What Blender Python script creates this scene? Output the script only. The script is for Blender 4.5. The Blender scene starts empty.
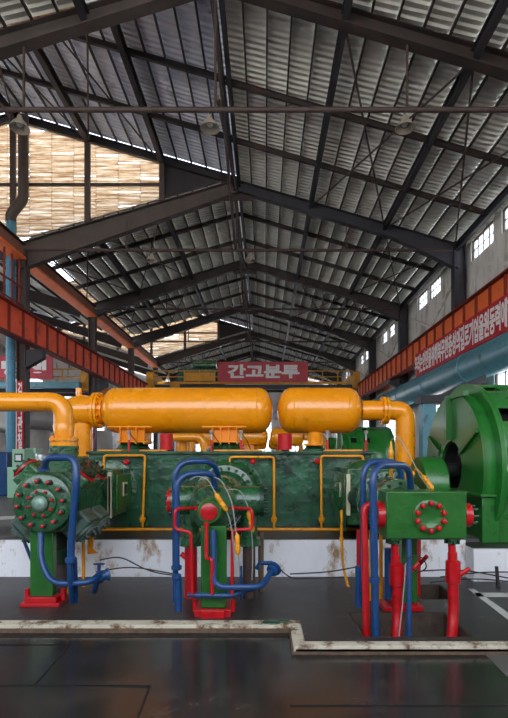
import bpy, math, random
from mathutils import Vector, Matrix, Quaternion
random.seed(7)
PI = math.pi
C = bpy.context.scene.collection
H = 1.7                                   # camera height
F = 480.0                                 # focal length in pixels of the 508x718 frame
def X(px, d): return (px - 265.0) / F * d
def Z(py, d): return H - (py - 455.0) / F * d

# ------------------------------------------------------------------ materials
MATS = {}
def lin(c):
    return tuple(((v/255.0)/12.92 if v/255.0 <= 0.04045 else ((v/255.0+0.055)/1.055)**2.4) for v in c) + (1.0,)
def paint(name, rgb, rough=0.4, metal=0.0, var=0.25, scale=3.0, bump=0.0, bscale=25.0, dirt=None, spec=0.5, coat=0.0, stretch=None):
    m = bpy.data.materials.new(name); m.use_nodes = True
    nt = m.node_tree; N = nt.nodes; L = nt.links
    b = N['Principled BSDF']
    geo = N.new('ShaderNodeTexCoord')
    src = geo.outputs['Object']
    if stretch:
        mp = N.new('ShaderNodeMapping'); mp.inputs['Scale'].default_value = stretch
        L.new(src, mp.inputs['Vector']); src = mp.outputs['Vector']
    n = N.new('ShaderNodeTexNoise'); n.inputs['Scale'].default_value = scale; n.inputs['Detail'].default_value = 6
    n.inputs['Roughness'].default_value = 0.65
    L.new(src, n.inputs['Vector'])
    r = N.new('ShaderNodeValToRGB')
    c = lin(rgb)
    r.color_ramp.elements[0].position = 0.3; r.color_ramp.elements[1].position = 0.72
    r.color_ramp.elements[0].color = tuple(v*(1-var) for v in c[:3]) + (1,)
    r.color_ramp.elements[1].color = tuple(min(1, v*(1+var)) for v in c[:3]) + (1,)
    L.new(n.outputs['Fac'], r.inputs['Fac'])
    out = r.outputs['Color']
    if dirt:
        dc, amount, ds = dirt
        n2 = N.new('ShaderNodeTexNoise'); n2.inputs['Scale'].default_value = ds; n2.inputs['Detail'].default_value = 8
        n2.inputs['Roughness'].default_value = 0.7
        L.new(src, n2.inputs['Vector'])
        r2 = N.new('ShaderNodeValToRGB')
        p = 0.68 - amount*0.35
        r2.color_ramp.elements[0].position = p; r2.color_ramp.elements[1].position = min(1, p+0.12)
        L.new(n2.outputs['Fac'], r2.inputs['Fac'])
        mx = N.new('ShaderNodeMix'); mx.data_type = 'RGBA'
        L.new(r2.outputs['Color'], mx.inputs['Factor'])
        L.new(out, mx.inputs[6]); mx.inputs[7].default_value = lin(dc)
        out = mx.outputs[2]
    L.new(out, b.inputs['Base Color'])
    b.inputs['Metallic'].default_value = metal
    b.inputs['Specular IOR Level'].default_value = spec
    b.inputs['Coat Weight'].default_value = coat
    b.inputs['Coat Roughness'].default_value = 0.12
    rr = N.new('ShaderNodeMapRange'); rr.inputs['To Min'].default_value = max(0.03, rough-0.1); rr.inputs['To Max'].default_value = min(1, rough+0.1)
    L.new(n.outputs['Fac'], rr.inputs['Value']); L.new(rr.outputs['Result'], b.inputs['Roughness'])
    if bump:
        n3 = N.new('ShaderNodeTexNoise'); n3.inputs['Scale'].default_value = bscale; n3.inputs['Detail'].default_value = 4
        L.new(src, n3.inputs['Vector'])
        bp = N.new('ShaderNodeBump'); bp.inputs['Strength'].default_value = bump; bp.inputs['Distance'].default_value = 0.02
        L.new(n3.outputs['Fac'], bp.inputs['Height']); L.new(bp.outputs['Normal'], b.inputs['Normal'])
    MATS[name] = m
    return m
green = paint('green_cast_paint', (26, 84, 46), 0.28, var=0.45, scale=5, bump=0.9, bscale=20, dirt=((12, 34, 24), 0.3, 7), coat=0.8)
crank = paint('crankcase_green', (32, 82, 56), 0.3, var=0.5, scale=3, bump=1.0, bscale=8, dirt=((14, 44, 32), 0.5, 4), coat=0.9)
green_b = paint('bright_green_paint', (32, 100, 32), 0.35, var=0.2, scale=3, bump=0.35, bscale=14, dirt=((24, 70, 28), 0.25, 9), coat=0.5)
green_m = paint('motor_green', (34, 112, 40), 0.3, var=0.2, scale=1.5, dirt=((24, 70, 30), 0.3, 3), coat=0.3)
greyg = paint('grey_green_cast', (70, 92, 82), 0.5, var=0.3, scale=6, bump=0.5, bscale=25, dirt=((40, 50, 44), 0.5, 9))
green_d = paint('dark_bolt_green', (18, 52, 34), 0.45, var=0.3, scale=10)
yellow = paint('yellow_tank_paint', (240, 150, 4), 0.27, var=0.07, scale=2, bump=0.04, bscale=6, coat=0.6, dirt=((196, 116, 6), 0.18, 5))
yellow_p = paint('yellow_pipe_paint', (232, 152, 14), 0.38, var=0.15, scale=6, dirt=((130, 80, 20), 0.3, 14))
yellow_c = paint('crane_yellow', (214, 150, 26), 0.5, var=0.25, scale=2, dirt=((110, 76, 30), 0.3, 4))
blue = paint('blue_pipe_paint', (22, 66, 118), 0.35, var=0.2, scale=8, bump=0.15, dirt=((20, 40, 80), 0.25, 14), coat=0.2)
red = paint('red_paint', (188, 12, 24), 0.32, var=0.2, scale=8, bump=0.15, dirt=((110, 14, 18), 0.25, 14), coat=0.25)
redb = paint('banner_red', (186, 20, 34), 0.7, var=0.12, scale=2)
redf = paint('faded_banner_red', (190, 78, 88), 0.75, var=0.15, scale=1.5)
white_l = paint('lettering_white', (238, 234, 232), 0.7, var=0.06, scale=4)
orange = paint('girder_orange', (252, 112, 40), 0.55, var=0.22, scale=1.2, dirt=((190, 74, 40), 0.3, 2))
orange_d = paint('girder_rib_red', (120, 34, 26), 0.6, var=0.25, scale=2)
girder_l = paint('girder_left_red', (240, 92, 56), 0.6, var=0.25, scale=1.2, dirt=((150, 54, 40), 0.35, 2))
rustbeam = paint('faded_eave_beam', (140, 92, 74), 0.65, var=0.2, scale=1.2, dirt=((110, 60, 46), 0.3, 2))
steel = paint('dark_truss_steel', (48, 40, 38), 0.6, var=0.35, scale=1.5, dirt=((68, 42, 32), 0.4, 3))
steel_l = paint('grey_truss_steel', (74, 66, 64), 0.6, var=0.3, scale=1.5, dirt=((74, 52, 42), 0.35, 3))
steel_b = paint('blue_dark_steel', (44, 43, 50), 0.55, var=0.3, scale=2, dirt=((60, 48, 42), 0.3, 3))
rod = paint('rusty_rod', (66, 52, 48), 0.65, var=0.3, scale=4)
teal = paint('teal_duct_paint', (84, 140, 154), 0.42, var=0.15, scale=2, dirt=((50, 82, 92), 0.35, 3), coat=0.1)
teal_c = paint('teal_downpipe', (72, 138, 168), 0.4, var=0.15, scale=3, dirt=((60, 92, 104), 0.3, 5))
concrete = paint('grey_plaster', (222, 219, 212), 0.9, var=0.1, scale=1.2, dirt=((178, 172, 162), 0.5, 1.5), stretch=(1, 1, 0.35))
greywall = paint('far_grey_wall', (205, 202, 200), 0.9, var=0.2, scale=0.6, dirt=((96, 92, 92), 0.4, 0.8))
plinthm = paint('white_plinth', (242, 243, 247), 0.75, var=0.05, scale=2, bump=0.15, bscale=12, dirt=((164, 128, 86), 0.42, 2.0), stretch=(1.5, 1.5, 0.8))
kerbm = paint('kerb_white', (200, 192, 172), 0.8, var=0.1, scale=5, bump=0.3, bscale=30, dirt=((104, 76, 50), 0.55, 6))
kerbf = paint('kerb_broken_face', (104, 84, 66), 0.9, var=0.4, scale=12, bump=0.6, bscale=40)
floorf = paint('black_polished_floor', (46, 43, 43), 0.2, var=0.3, scale=1.6, bump=0.05, bscale=5, dirt=((62, 56, 52), 0.45, 2.6))
floorp = paint('black_oily_floor', (48, 46, 46), 0.42, var=0.35, scale=2.2, bump=0.12, bscale=30, dirt=((74, 68, 62), 0.35, 3.5))
floorh = paint('hall_floor_grey', (92, 90, 88), 0.5, var=0.25, scale=0.9)
pitm = paint('pit_concrete', (74, 62, 52), 0.9, var=0.4, scale=6)
ground_m = paint('outside_ground', (206, 200, 188), 0.95, var=0.2, scale=0.3)
linem = paint('floor_line_white', (190, 190, 186), 0.7, var=0.15, scale=4, dirt=((110, 108, 104), 0.35, 8))
rustpost = paint('brown_iron_pipe', (74, 58, 54), 0.6, var=0.3, scale=8, dirt=((90, 52, 34), 0.3, 10))
cable = paint('grey_cable', (150, 150, 146), 0.6)
cable_d = paint('dark_cable', (44, 44, 44), 0.6)
cream = paint('cream_frame', (196, 190, 160), 0.6)
mint = paint('mint_cabinet', (148, 196, 164), 0.5, var=0.06)
glassw = paint('dial_white', (222, 222, 224), 0.4, var=0.03)
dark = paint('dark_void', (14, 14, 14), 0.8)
chrome = paint('thermometer_metal', (190, 194, 196), 0.3, metal=0.7)
domem = paint('worn_dome', (132, 160, 146), 0.38, metal=.3, var=.3, scale=14, bump=.3)
lampm = paint('floodlight_enamel', (150, 140, 128), 0.5)
ducts = paint('dull_grey_duct', (176, 172, 168), 0.55, metal=0.2, var=0.2, scale=1)
roofm = paint('corrugated_roof', (196, 196, 190), 0.6, var=0.2, scale=0.7, dirt=((168, 164, 156), 0.4, 1.3), stretch=(.35, 1.6, .35))
roofb = paint('corrugated_roof_blue_lit', (214, 220, 234), 0.5, var=0.15, scale=0.7, dirt=((160, 164, 176), 0.35, 1.3))  # raised bays: bluish reflected daylight put into the sheet colour

# translucent corrugated sheeting of the raised gables: weathered with rusty bands
def cladding():
    m = bpy.data.materials.new('translucent_sheeting'); m.use_nodes = True
    nt = m.node_tree; N = nt.nodes; L = nt.links
    for n in list(N): N.remove(n)
    out = N.new('ShaderNodeOutputMaterial')
    tc = N.new('ShaderNodeTexCoord')
    mp = N.new('ShaderNodeMapping'); mp.inputs['Scale'].default_value = (0.5, 1, 9.0)
    L.new(tc.outputs['Object'], mp.inputs['Vector'])
    n = N.new('ShaderNodeTexNoise'); n.inputs['Scale'].default_value = 1.3; n.inputs['Detail'].default_value = 8; n.inputs['Roughness'].default_value = 0.75
    L.new(mp.outputs['Vector'], n.inputs['Vector'])
    r = N.new('ShaderNodeValToRGB'); e = r.color_ramp.elements
    e[0].position = 0.38; e[0].color = lin((96, 62, 42)); e[1].position = 0.66; e[1].color = lin((205, 202, 196))
    x = e.new(0.52); x.color = lin((166, 142, 112))
    L.new(n.outputs['Fac'], r.inputs['Fac'])
    t = N.new('ShaderNodeBsdfTranslucent'); d = N.new('ShaderNodeBsdfDiffuse')
    L.new(r.outputs['Color'], t.inputs['Color']); L.new(r.outputs['Color'], d.inputs['Color'])
    mx = N.new('ShaderNodeMixShader'); mx.inputs[0].default_value = 0.3
    L.new(t.outputs[0], mx.inputs[1]); L.new(d.outputs[0], mx.inputs[2]); L.new(mx.outputs[0], out.inputs['Surface'])
    return m
cladm = cladding()
def pane_mat():
    m = bpy.data.materials.new('window_glass'); m.use_nodes = True
    nt = m.node_tree; N = nt.nodes; L = nt.links
    for n in list(N): N.remove(n)
    out = N.new('ShaderNodeOutputMaterial')
    t = N.new('ShaderNodeBsdfTransparent'); t.inputs['Color'].default_value = (.93, .96, 1, 1)
    d = N.new('ShaderNodeBsdfTranslucent'); d.inputs['Color'].default_value = (.9, .93, .97, 1)
    g = N.new('ShaderNodeBsdfGlossy'); g.inputs['Roughness'].default_value = .1
    a = N.new('ShaderNodeMixShader'); a.inputs[0].default_value = .3
    b = N.new('ShaderNodeMixShader'); b.inputs[0].default_value = .06
    L.new(t.outputs[0], a.inputs[1]); L.new(d.outputs[0], a.inputs[2])
    L.new(a.outputs[0], b.inputs[1]); L.new(g.outputs[0], b.inputs[2]); L.new(b.outputs[0], out.inputs['Surface'])
    return m
glass = pane_mat()

# ------------------------------------------------------------------ mesh building
def frame(d):
    d = Vector(d).normalized()
    up = Vector((0, 0, 1)) if abs(d.z) < 0.95 else Vector((0, 1, 0))
    a = d.cross(up).normalized(); b = a.cross(d).normalized()
    return a, b, d
ORG = {}
class MB:
    def __init__(s): s.v = []; s.f = []
    def add(s, vs, fs):
        o = len(s.v); s.v += [tuple(p) for p in vs]; s.f += [tuple(i+o for i in f) for f in fs]; return s
    def box(s, x0, x1, y0, y1, z0, z1):
        vs = [(x, y, z) for z in (z0, z1) for y in (y0, y1) for x in (x0, x1)]
        return s.add(vs, [(0, 2, 3, 1), (4, 5, 7, 6), (0, 1, 5, 4), (2, 6, 7, 3), (0, 4, 6, 2), (1, 3, 7, 5)])
    def bar(s, p0, p1, w, h, up=(0, 0, 1)):
        p0 = Vector(p0); p1 = Vector(p1); d = (p1-p0).normalized()
        a = d.cross(Vector(up))
        if a.length < 1e-4: a = d.cross(Vector((0, 1, 0)))
        a.normalize(); b = a.cross(d).normalized()
        vs = [p + a*(i*w/2) + b*(j*h/2) for p in (p0, p1) for j in (-1, 1) for i in (-1, 1)]
        return s.add(vs, [(0, 2, 3, 1), (4, 5, 7, 6), (0, 1, 5, 4), (2, 6, 7, 3), (0, 4, 6, 2), (1, 3, 7, 5)])
    def lathe(s, o, d, prof, seg=32, cap=True):
        a, b, d = frame(d); o = Vector(o); vs = []; fs = []
        for r, t in prof:
            for k in range(seg):
                q = 2*PI*k/seg
                vs.append(o + d*t + a*(r*math.cos(q)) + b*(r*math.sin(q)))
        n = len(prof)
        for i in range(n-1):
            for k in range(seg):
                k2 = (k+1) % seg
                fs.append((i*seg+k, i*seg+k2, (i+1)*seg+k2, (i+1)*seg+k))
        if cap:
            fs.append(tuple(range(seg))[::-1]); fs.append(tuple((n-1)*seg+k for k in range(seg)))
        return s.add(vs, fs)
    def cyl(s, p0, p1, r, r2=None, seg=24):
        p0 = Vector(p0); p1 = Vector(p1)
        return s.lathe(p0, p1-p0, [(r, 0), (r if r2 is None else r2, (p1-p0).length)], seg)
    def tube(s, pts, r, bend=0.0, seg=12, n=6, cap=True):
        P = [Vector(p) for p in pts]
        if bend:
            Q = [P[0]]
            for i in range(1, len(P)-1):
                a = (P[i-1]-P[i]); b = (P[i+1]-P[i])
                k = min(bend, a.length*0.49, b.length*0.49)
                A = P[i]+a.normalized()*k; B = P[i]+b.normalized()*k
                for j in range(n+1):
                    t = j/n
                    Q.append(A*(1-t)**2 + P[i]*2*t*(1-t) + B*t*t)
            Q.append(P[-1]); P = Q
        a, b, d = frame(P[1]-P[0]); vs = []; fs = []
        for i, p in enumerate(P):
            t = (P[min(i+1, len(P)-1)] - P[max(i-1, 0)]).normalized()
            q = d.rotation_difference(t); a = q @ a; b = q @ b; d = t
            rr = r[i] if isinstance(r, (list, tuple)) else r
            for k in range(seg):
                w = 2*PI*k/seg
                vs.append(p + a*(rr*math.cos(w)) + b*(rr*math.sin(w)))
        for i in range(len(P)-1):
            for k in range(seg):
                k2 = (k+1) % seg
                fs.append((i*seg+k, i*seg+k2, (i+1)*seg+k2, (i+1)*seg+k))
        if cap:
            fs.append(tuple(range(seg))[::-1]); fs.append(tuple((len(P)-1)*seg+k for k in range(seg)))
        return s.add(vs, fs)
    def prism(s, poly, axis, t0, t1):
        # poly in the two other axes: axis 'y' -> (x,z), 'x' -> (y,z), 'z' -> (x,y)
        n = len(poly); vs = []
        for t in (t0, t1):
            for p, q in poly:
                vs.append({'y': (p, t, q), 'x': (t, p, q), 'z': (p, q, t)}[axis])
        fs = [tuple(range(n))[::-1], tuple(n+i for i in range(n))]
        fs += [(i, (i+1) % n, n+(i+1) % n, n+i) for i in range(n)]
        return s.add(vs, fs)
    def ibeam(s, p0, p1, w, h, t=0.03, h2=None):
        p0 = Vector(p0); p1 = Vector(p1); h2 = h if h2 is None else h2
        z = Vector((0, 0, 1))
        d = (p1-p0).normalized(); a = d.cross(z).normalized(); b = a.cross(d).normalized()
        # p0,p1 are on the top edge of the beam; the web hangs below
        def quadbar(q0, q1, ww, hh0, hh1, off0, off1):
            vs = []
            for p, hh, off in ((q0, hh0, off0), (q1, hh1, off1)):
                for j in (0, 1):
                    for i in (-1, 1):
                        vs.append(p + a*(i*ww/2) - b*(off + j*hh))
            s.add(vs, [(0, 1, 3, 2), (4, 6, 7, 5), (0, 4, 5, 1), (2, 3, 7, 6), (0, 2, 6, 4), (1, 5, 7, 3)])
        quadbar(p0, p1, w, t, t, 0, 0)
        quadbar(p0, p1, t, h-2*t, h2-2*t, t, t)
        quadbar(p0, p1, w, t, t, h-t, h2-t)
        return s
    def ball(s, c, r, seg=16, rings=8, sx=1, sy=1, sz=1):
        vs = []; fs = []
        for i in range(rings+1):
            th = PI*i/rings
            for k in range(seg):
                q = 2*PI*k/seg
                vs.append((c[0]+r*sx*math.sin(th)*math.cos(q), c[1]+r*sy*math.sin(th)*math.sin(q), c[2]+r*sz*math.cos(th)))
        for i in range(rings):
            for k in range(seg):
                k2 = (k+1) % seg
                fs.append((i*seg+k, (i+1)*seg+k, (i+1)*seg+k2, i*seg+k2))
        return s.add(vs, fs)
    def build(s, name, mat, parent=None, bevel=0.0, flat=False, ang=38, label=None):
        v = s.v
        if parent is None:
            xs = [p[0] for p in v]; ys = [p[1] for p in v]; zs = [p[2] for p in v]
            o = Vector(((min(xs)+max(xs))/2, (min(ys)+max(ys))/2, min(zs)))
        else:
            o = ORG[parent.name]
        me = bpy.data.meshes.new(name)
        me.from_pydata([(p[0]-o.x, p[1]-o.y, p[2]-o.z) for p in v], [], s.f)
        me.validate(); me.update()
        me.materials.append(mat)
        if not flat:
            me.shade_smooth(); me.set_sharp_from_angle(angle=math.radians(ang))
        ob = bpy.data.objects.new(name, me); C.objects.link(ob)
        if parent is None:
            ob.location = o; ORG[ob.name] = o
        else:
            ob.parent = parent; ORG[ob.name] = o
        if bevel:
            m = ob.modifiers.new('bevel', 'BEVEL'); m.width = bevel; m.segments = 2; m.limit_method = 'ANGLE'; m.angle_limit = math.radians(40)
        if label: ob['label'] = label
        return ob
def tag(o, label, cat, group=None, kind=None):
    o['label'] = label; o['category'] = cat
    if group: o['group'] = group
    if kind: o['kind'] = kind
    return o
def struct(o): o['kind'] = 'structure'; return o
def thing(name, label, cat, loc, group=None):
    o = bpy.data.objects.new(name, None); C.objects.link(o)
    o.location = loc; o.empty_display_size = 0.1; ORG[o.name] = Vector(loc)
    return tag(o, label, cat, group)
def dup(root, off, label, group=None):
    r = root.copy(); C.objects.link(r); r.location = Vector(root.location) + Vector(off); r['label'] = label
    if group: r['group'] = group
    elif 'group' in r: del r['group']
    for ch in list(root.children):
        c = ch.copy(); C.objects.link(c); c.parent = r
        for g in ch.children:
            d = g.copy(); C.objects.link(d); d.parent = c
    return r
def text_mb(txt, size, bold=0.0, depth=0.01):
    """lettering as mesh data lying in XY, centred, returned as an MB (built in font)"""
    cu = bpy.data.curves.new('lettering', 'FONT'); cu.body = txt; cu.size = size
    cu.align_x = 'CENTER'; cu.align_y = 'CENTER'; cu.extrude = depth/2; cu.offset = bold; cu.resolution_u = 3
    ob = bpy.data.objects.new('lettering', cu); C.objects.link(ob)
    bpy.context.view_layer.update()
    dg = bpy.context.evaluated_depsgraph_get()
    me = bpy.data.meshes.new_from_object(ob.evaluated_get(dg))
    mb = MB(); mb.v = [tuple(v.co) for v in me.vertices]; mb.f = [tuple(p.vertices) for p in me.polygons]
    bpy.data.objects.remove(ob); bpy.data.curves.remove(cu); bpy.data.meshes.remove(me)
    return mb
def fit(mb, origin, ux, uy, w, h):
    """scale lettering to w x h and lay it on the plane through origin spanned by ux, uy"""
    xs = [p[0] for p in mb.v]; ys = [p[1] for p in mb.v]
    x0, x1, y0, y1 = min(xs), max(xs), min(ys), max(ys)
    ux = Vector(ux); uy = Vector(uy); n = ux.cross(uy); o = Vector(origin)
    mb.v = [tuple(o + ux*(((p[0]-x0)/(x1-x0)-0.5)*w) + uy*(((p[1]-y0)/(y1-y0)-0.5)*h) + n*p[2]) for p in mb.v]
    return mb

# ------------------------------------------------------------------ hall shell
XR, ZR, SL = -1.15, 13.0, 0.29
WR = 7.85; WL = -10.15; LL = -19.15
BAY = 7.85; Y0 = 11.6
TY = [11.15] + [Y0 + BAY*k for k in range(1, 6)]        # truss planes 11.6 .. 50.85
YE = Y0 + BAY*6                            # end wall 58.7
RAISED = (0, 3)                            # bays whose left half rises
UF = 0.51                                  # upper floor level

def sheet(mb, xa, za, xb, zb, y0, y1, pitch=0.2, amp=0.03, strip=0.6, gaps=()):
    n = max(1, round(abs(xb-xa)/strip)); ny = int((y1-y0)/pitch)*2
    for i in range(n):
        ta, tb = i/n, (i+1)/n
        x0 = xa+(xb-xa)*ta; x1 = xa+(xb-xa)*tb
        zz0 = za+(zb-za)*ta; zz1 = za+(zb-za)*tb
        if any(a < (x0+x1)/2 < b for a, b in gaps): continue
        ext = 0.04*(1 if xb > xa else -1)
        vs = []; fs = []
        for j in range(ny+1):
            y = y0+(y1-y0)*(j if j % 2 == 0 else j+.7)/(ny+1); w = amp if j % 2 else -amp
            jit = 0.006*math.sin(i*3.7+j*0.02)
            vs.append((x0+jit, y, zz0+w+0.0)); vs.append((x1+ext+jit, y, zz1+w+0.02))
        for j in range(ny):
            fs.append((2*j, 2*j+1, 2*j+3, 2*j+2))
        mb.add(vs, fs)
    return mb
R0 = -6.0
# right slope over the whole hall
struct(sheet(MB(), XR, ZR, WR+0.6, ZR-SL*(WR+0.6-XR), R0, YE).build('ceiling_right', roofm, ang=25))
# left slopes: normal bays falling to the valley, left hall rising again; raised bays one big gable
zl = ZR-SL*9
groups = [(R0, TY[0]), (TY[1], TY[3]), (TY[4], YE)]
for n_, (ya, yb) in enumerate(groups):
    struct(sheet(MB(), XR, ZR, WL, zl, ya, yb, gaps=((-10.0, -9.6),) if n_ == 1 else ()).build('ceiling_left', roofm, ang=25))
    struct(sheet(MB(), WL, zl, LL, ZR, ya, yb).build('ceiling_left_hall', roofm, ang=25))
zt = ZR+SL*9
for k in RAISED:
    struct(sheet(MB(), XR, ZR, WL, zt, TY[k], TY[k+1], strip=0.62).build('ceiling_raised', roofb, ang=25))
    struct(sheet(MB(), WL, zt, LL, ZR, TY[k], TY[k+1], strip=0.62).build('ceiling_raised_far', roofb, ang=25))
# translucent gable cladding with horizontal corrugations
def gable(y, name):
    mb = MB(); n = 130
    zs = zl + 0.0
    poly_top = lambda x: ZR - SL*(x-XR) if x > WL else zt - SL*(WL-x)
    poly_bot = lambda x: ZR + SL*(x-XR) if x > WL else zl + SL*(WL-x)
    cols = [XR-3.0-0.9*i for i in range(18)]
    cols = [c for c in cols if c > LL] + [LL]
    # columns of sheets each 0.9 wide; bottom and top cut to the rafters
    for a, b in zip(cols[:-1], cols[1:]):
        b -= 0.02
        zb = min(poly_bot(a), poly_bot(b)) - 0.05; ztp = max(poly_top(a), poly_top(b))
        z = zb; vs = []; fs = []; j = 0
        while z < ztp+0.03:
            w = 0.02*math.sin(j*PI/2)
            za_ = max(min(z, poly_top(a)-0.03), poly_bot(a)); zb_ = max(min(z, poly_top(b)-0.03), poly_bot(b))
            vs += [(a, y+w, za_), (b, y+w, zb_)]
            z += 0.042; j += 1
        # leave a thin open line at some sheet laps
        for i in range(j-1):
            if i % 7 == 5 and random.random() < 0.14: continue
            fs.append((2*i, 2*i+1, 2*i+3, 2*i+2))
        mb.add(vs, fs)
    o = struct(mb.build(name, cladm, flat=True))
    d = MB().prism([(XR, ZR-0.02), (XR-3.02, ZR-SL*3.02), (XR-3.02, ZR+SL*3.02-0.03)], 'y', y-0.01, y+0.01)
    struct(d.build('wall_gusset', steel_b))
for y, nm in ((TY[1]+0.05, 'wall_gable_front'), (TY[4]+0.05, 'wall_gable_back'), (TY[0]-0.05, 'wall_gable_near'), (TY[3]-0.05, 'wall_gable_middle')):
    gable(y, nm)

# main trusses: tapered portal rafters
ORD = ['nearest the camera', 'second from the camera', 'third from the camera', 'fourth from the camera', 'fifth from the camera', 'farthest, just before the end wall']
for k, y in enumerate(TY):
    t = thing('roof_truss', 'big dark steel roof truss spanning the hall, ' + ORD[k], 'roof truss', (XR, y, ZR-1.2))
    off = 0.1 if k == 0 else 0.2
    hr = .34 if k == 0 else .42
    hL = 1.05 if k == 1 else 0.75
    MB().ibeam((XR, y, ZR-off), (WR-2.6, y, ZR-SL*(WR-2.6-XR)-off), 0.28, hr, h2=hr+.06).ibeam((WR-2.6, y, ZR-SL*(WR-2.6-XR)-off), (WR+0.2, y, ZR-SL*(WR+.2-XR)-off), 0.3, hr+.06, h2=0.95 if k else .55).build('rafter', steel if k != 1 else steel_b, t)
    MB().ibeam((XR, y, ZR-off), (WL-0.1, y, ZR-SL*(XR-WL+.1)-off), 0.3, hr if k != 1 else 0.5, h2=hL if k else .5).build('rafter', steel_l if k in (0, 1) else steel, t)
    zt0 = 9.72 if k == 0 else 10.0
    MB().tube([(WL, y, zt0), (WR, y, zt0)], 0.06 if k < 2 else 0.055).build('tie_rod', rod, t)
    hb = [XR, XR-4.45, XR+4.45]
    for x in hb:
        MB().tube([(x, y, zt0), (x, y, ZR-SL*abs(x-XR)-0.5)], 0.03).build('hanger', rod, t)
    # gusset plate at ridge
    if k: MB().prism([(XR-0.7, ZR-.85), (XR, ZR-.62), (XR+0.7, ZR-.85), (XR+.6, ZR-1.0), (XR-.6, ZR-1.0)], 'y', y-0.02, y+0.02).build('ridge_plate', steel, t)
    # left hall rafter
    l = MB().ibeam((WL-0.2, y, zl-off), (LL, y, ZR-off), 0.28, 0.7, h2=0.42)
    tag(l.build('hall_rafter', steel), 'dark sloping rafter over the left side hall, ' + ORD[k], 'rafter')
    if k in (0, 1, 3, 4):   # sloped rafter of the raised gable
        m = MB().ibeam((XR, y, ZR-.05), (WL, y, zt-.05), 0.2, 0.32).ibeam((LL, y, ZR-.05), (WL, y, zt-.05), 0.2, 0.32)
        tag(m.build('raised_rafter', steel_b), 'blue grey rafter rising over the raised gable, ' + ORD[k], 'rafter')
# posts and rail in front of the translucent gables
for y, w_ in ((TY[1]-0.05, 'of the near translucent gable'), (TY[4]-0.05, 'of the far translucent gable')):
    for i, x in enumerate((XR-3.0, XR-6.0, XR-9.0, XR-12, XR-15)):
        zb = (zl+SL*(WL-x) if x < WL else ZR+SL*(x-XR)) - 0.2
        ztp = (zt-SL*(WL-x) if x < WL else ZR-SL*(x-XR)) - 0.3
        m = MB().box(x-.11, x+.11, y-.12, y, zb, ztp)
        tag(m.build('gable_post', steel_l), 'grey upright post %s, %s' % (w_, ['by the dark gusset plate', 'between the gusset and the middle column', 'on the column line', 'left of the column line', 'outermost to the left'][i]), 'post')
    m = MB().box(LL+2, XR-3.1, y-.06, y+.01, 12.55, 12.67)
    tag(m.build('gable_rail', steel_l), 'grey horizontal rail across the sheeting ' + w_, 'rail')

# longitudinal members
NB = [('right', (1.85, 4.85, 7.75), 1), ('left', (-4.15, -7.15, -10.0), -1)]
def rz(x): return ZR-SL*abs(x-XR)
names3 = ['one third down', 'two thirds down', 'along the eave of']
for side, xs, sg in NB:
    for i, x in enumerate(xs):
        m = MB().ibeam((x, 4, rz(x)-.16), (x, YE, rz(x)-.16), 0.16, 0.3) if side == 'right' else None
        if side == 'left':
            for ya, yb, w_ in ((4, TY[0], 'nearest stretch'), (TY[1], TY[3], 'middle stretch'), (TY[4], YE, 'far stretch')):
                m = MB().ibeam((x, ya, rz(x)-.16), (x, yb, rz(x)-.16), 0.16, 0.3)
                tag(m.build('main_purlin', steel_b), 'thick dark lengthwise beam %s the left roof slope, %s' % (names3[i], w_), 'roof beam')
            continue
        tag(m.build('main_purlin', steel_b), 'thick dark lengthwise beam %s the %s roof slope' % (names3[i], side), 'roof beam')
for k in RAISED:
    for i, x in enumerate((XR-3, XR-6, XR-9, XR-12, XR-15)):
        z = (ZR+SL*(XR-x) if x >= WL else zt-SL*(WL-x)) - .12
        m = MB().ibeam((x, TY[k], z), (x, TY[k+1], z), 0.18, 0.34)
        tag(m.build('raised_purlin', steel_b), 'thick lengthwise beam under the %s raised roof bay, %s' % ('near' if k == 0 else 'far', ['first from the ridge', 'second from the ridge', 'at the peak', 'just past the peak', 'outermost'][i]), 'roof beam')
    for s_ in range(1, 15):
        x = XR-0.6*s_
        if s_ % 5 == 0: continue
        z = ZR+SL*(XR-x)-.035
        tag(MB().bar((x, TY[k], z-.05), (x, TY[k+1], z-.05), 0.05, 0.09).build('thin_purlin', steel_b), 'thin dark purlin under a raised corrugated roof bay', 'purlin', 'thin purlins of the raised roof bays')
for x in (XR-.1, XR+.1):
    tag(MB().ibeam((x, 4, ZR-.16), (x, YE, ZR-.16), 0.12, 0.3).build('ridge_beam', steel_b), 'dark ridge beam along the top of the hall roof, %s of the pair' % ('left' if x < XR else 'right'), 'roof beam')
for s_ in range(1, 15):
    if s_ % 5 == 0: continue
    x = XR+0.6*s_
    tag(MB().bar((x, 4, rz(x)-.085), (x, YE, rz(x)-.085), 0.045, 0.08).build('thin_purlin', steel), 'thin dark purlin running the length of the right roof slope', 'purlin', 'thin purlins of the right roof slope')
    x = XR-0.6*s_
    for n_, (ya, yb) in enumerate(((4, TY[0]), (TY[1], TY[3]), (TY[4], YE))):
        tag(MB().bar((x, ya, rz(x)-.085), (x, yb, rz(x)-.085), 0.045, 0.08).build('thin_purlin', steel), 'thin dark purlin under the left roof slope, in the %s stretch' % ('near', 'middle', 'far')[n_], 'purlin', 'thin purlins of the left slope, %s stretch' % ('near', 'middle', 'far')[n_])
for s_ in range(1, 15, 2):
    x = WL-0.6*s_
    z = zl+SL*(WL-x)-.085
    tag(MB().bar((x, TY[1], z), (x, TY[3], z), 0.07, 0.1).build('thin_purlin', steel), 'thin dark purlin under the side hall roof left of the crane girder', 'purlin', 'thin purlins of the side hall')
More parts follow.
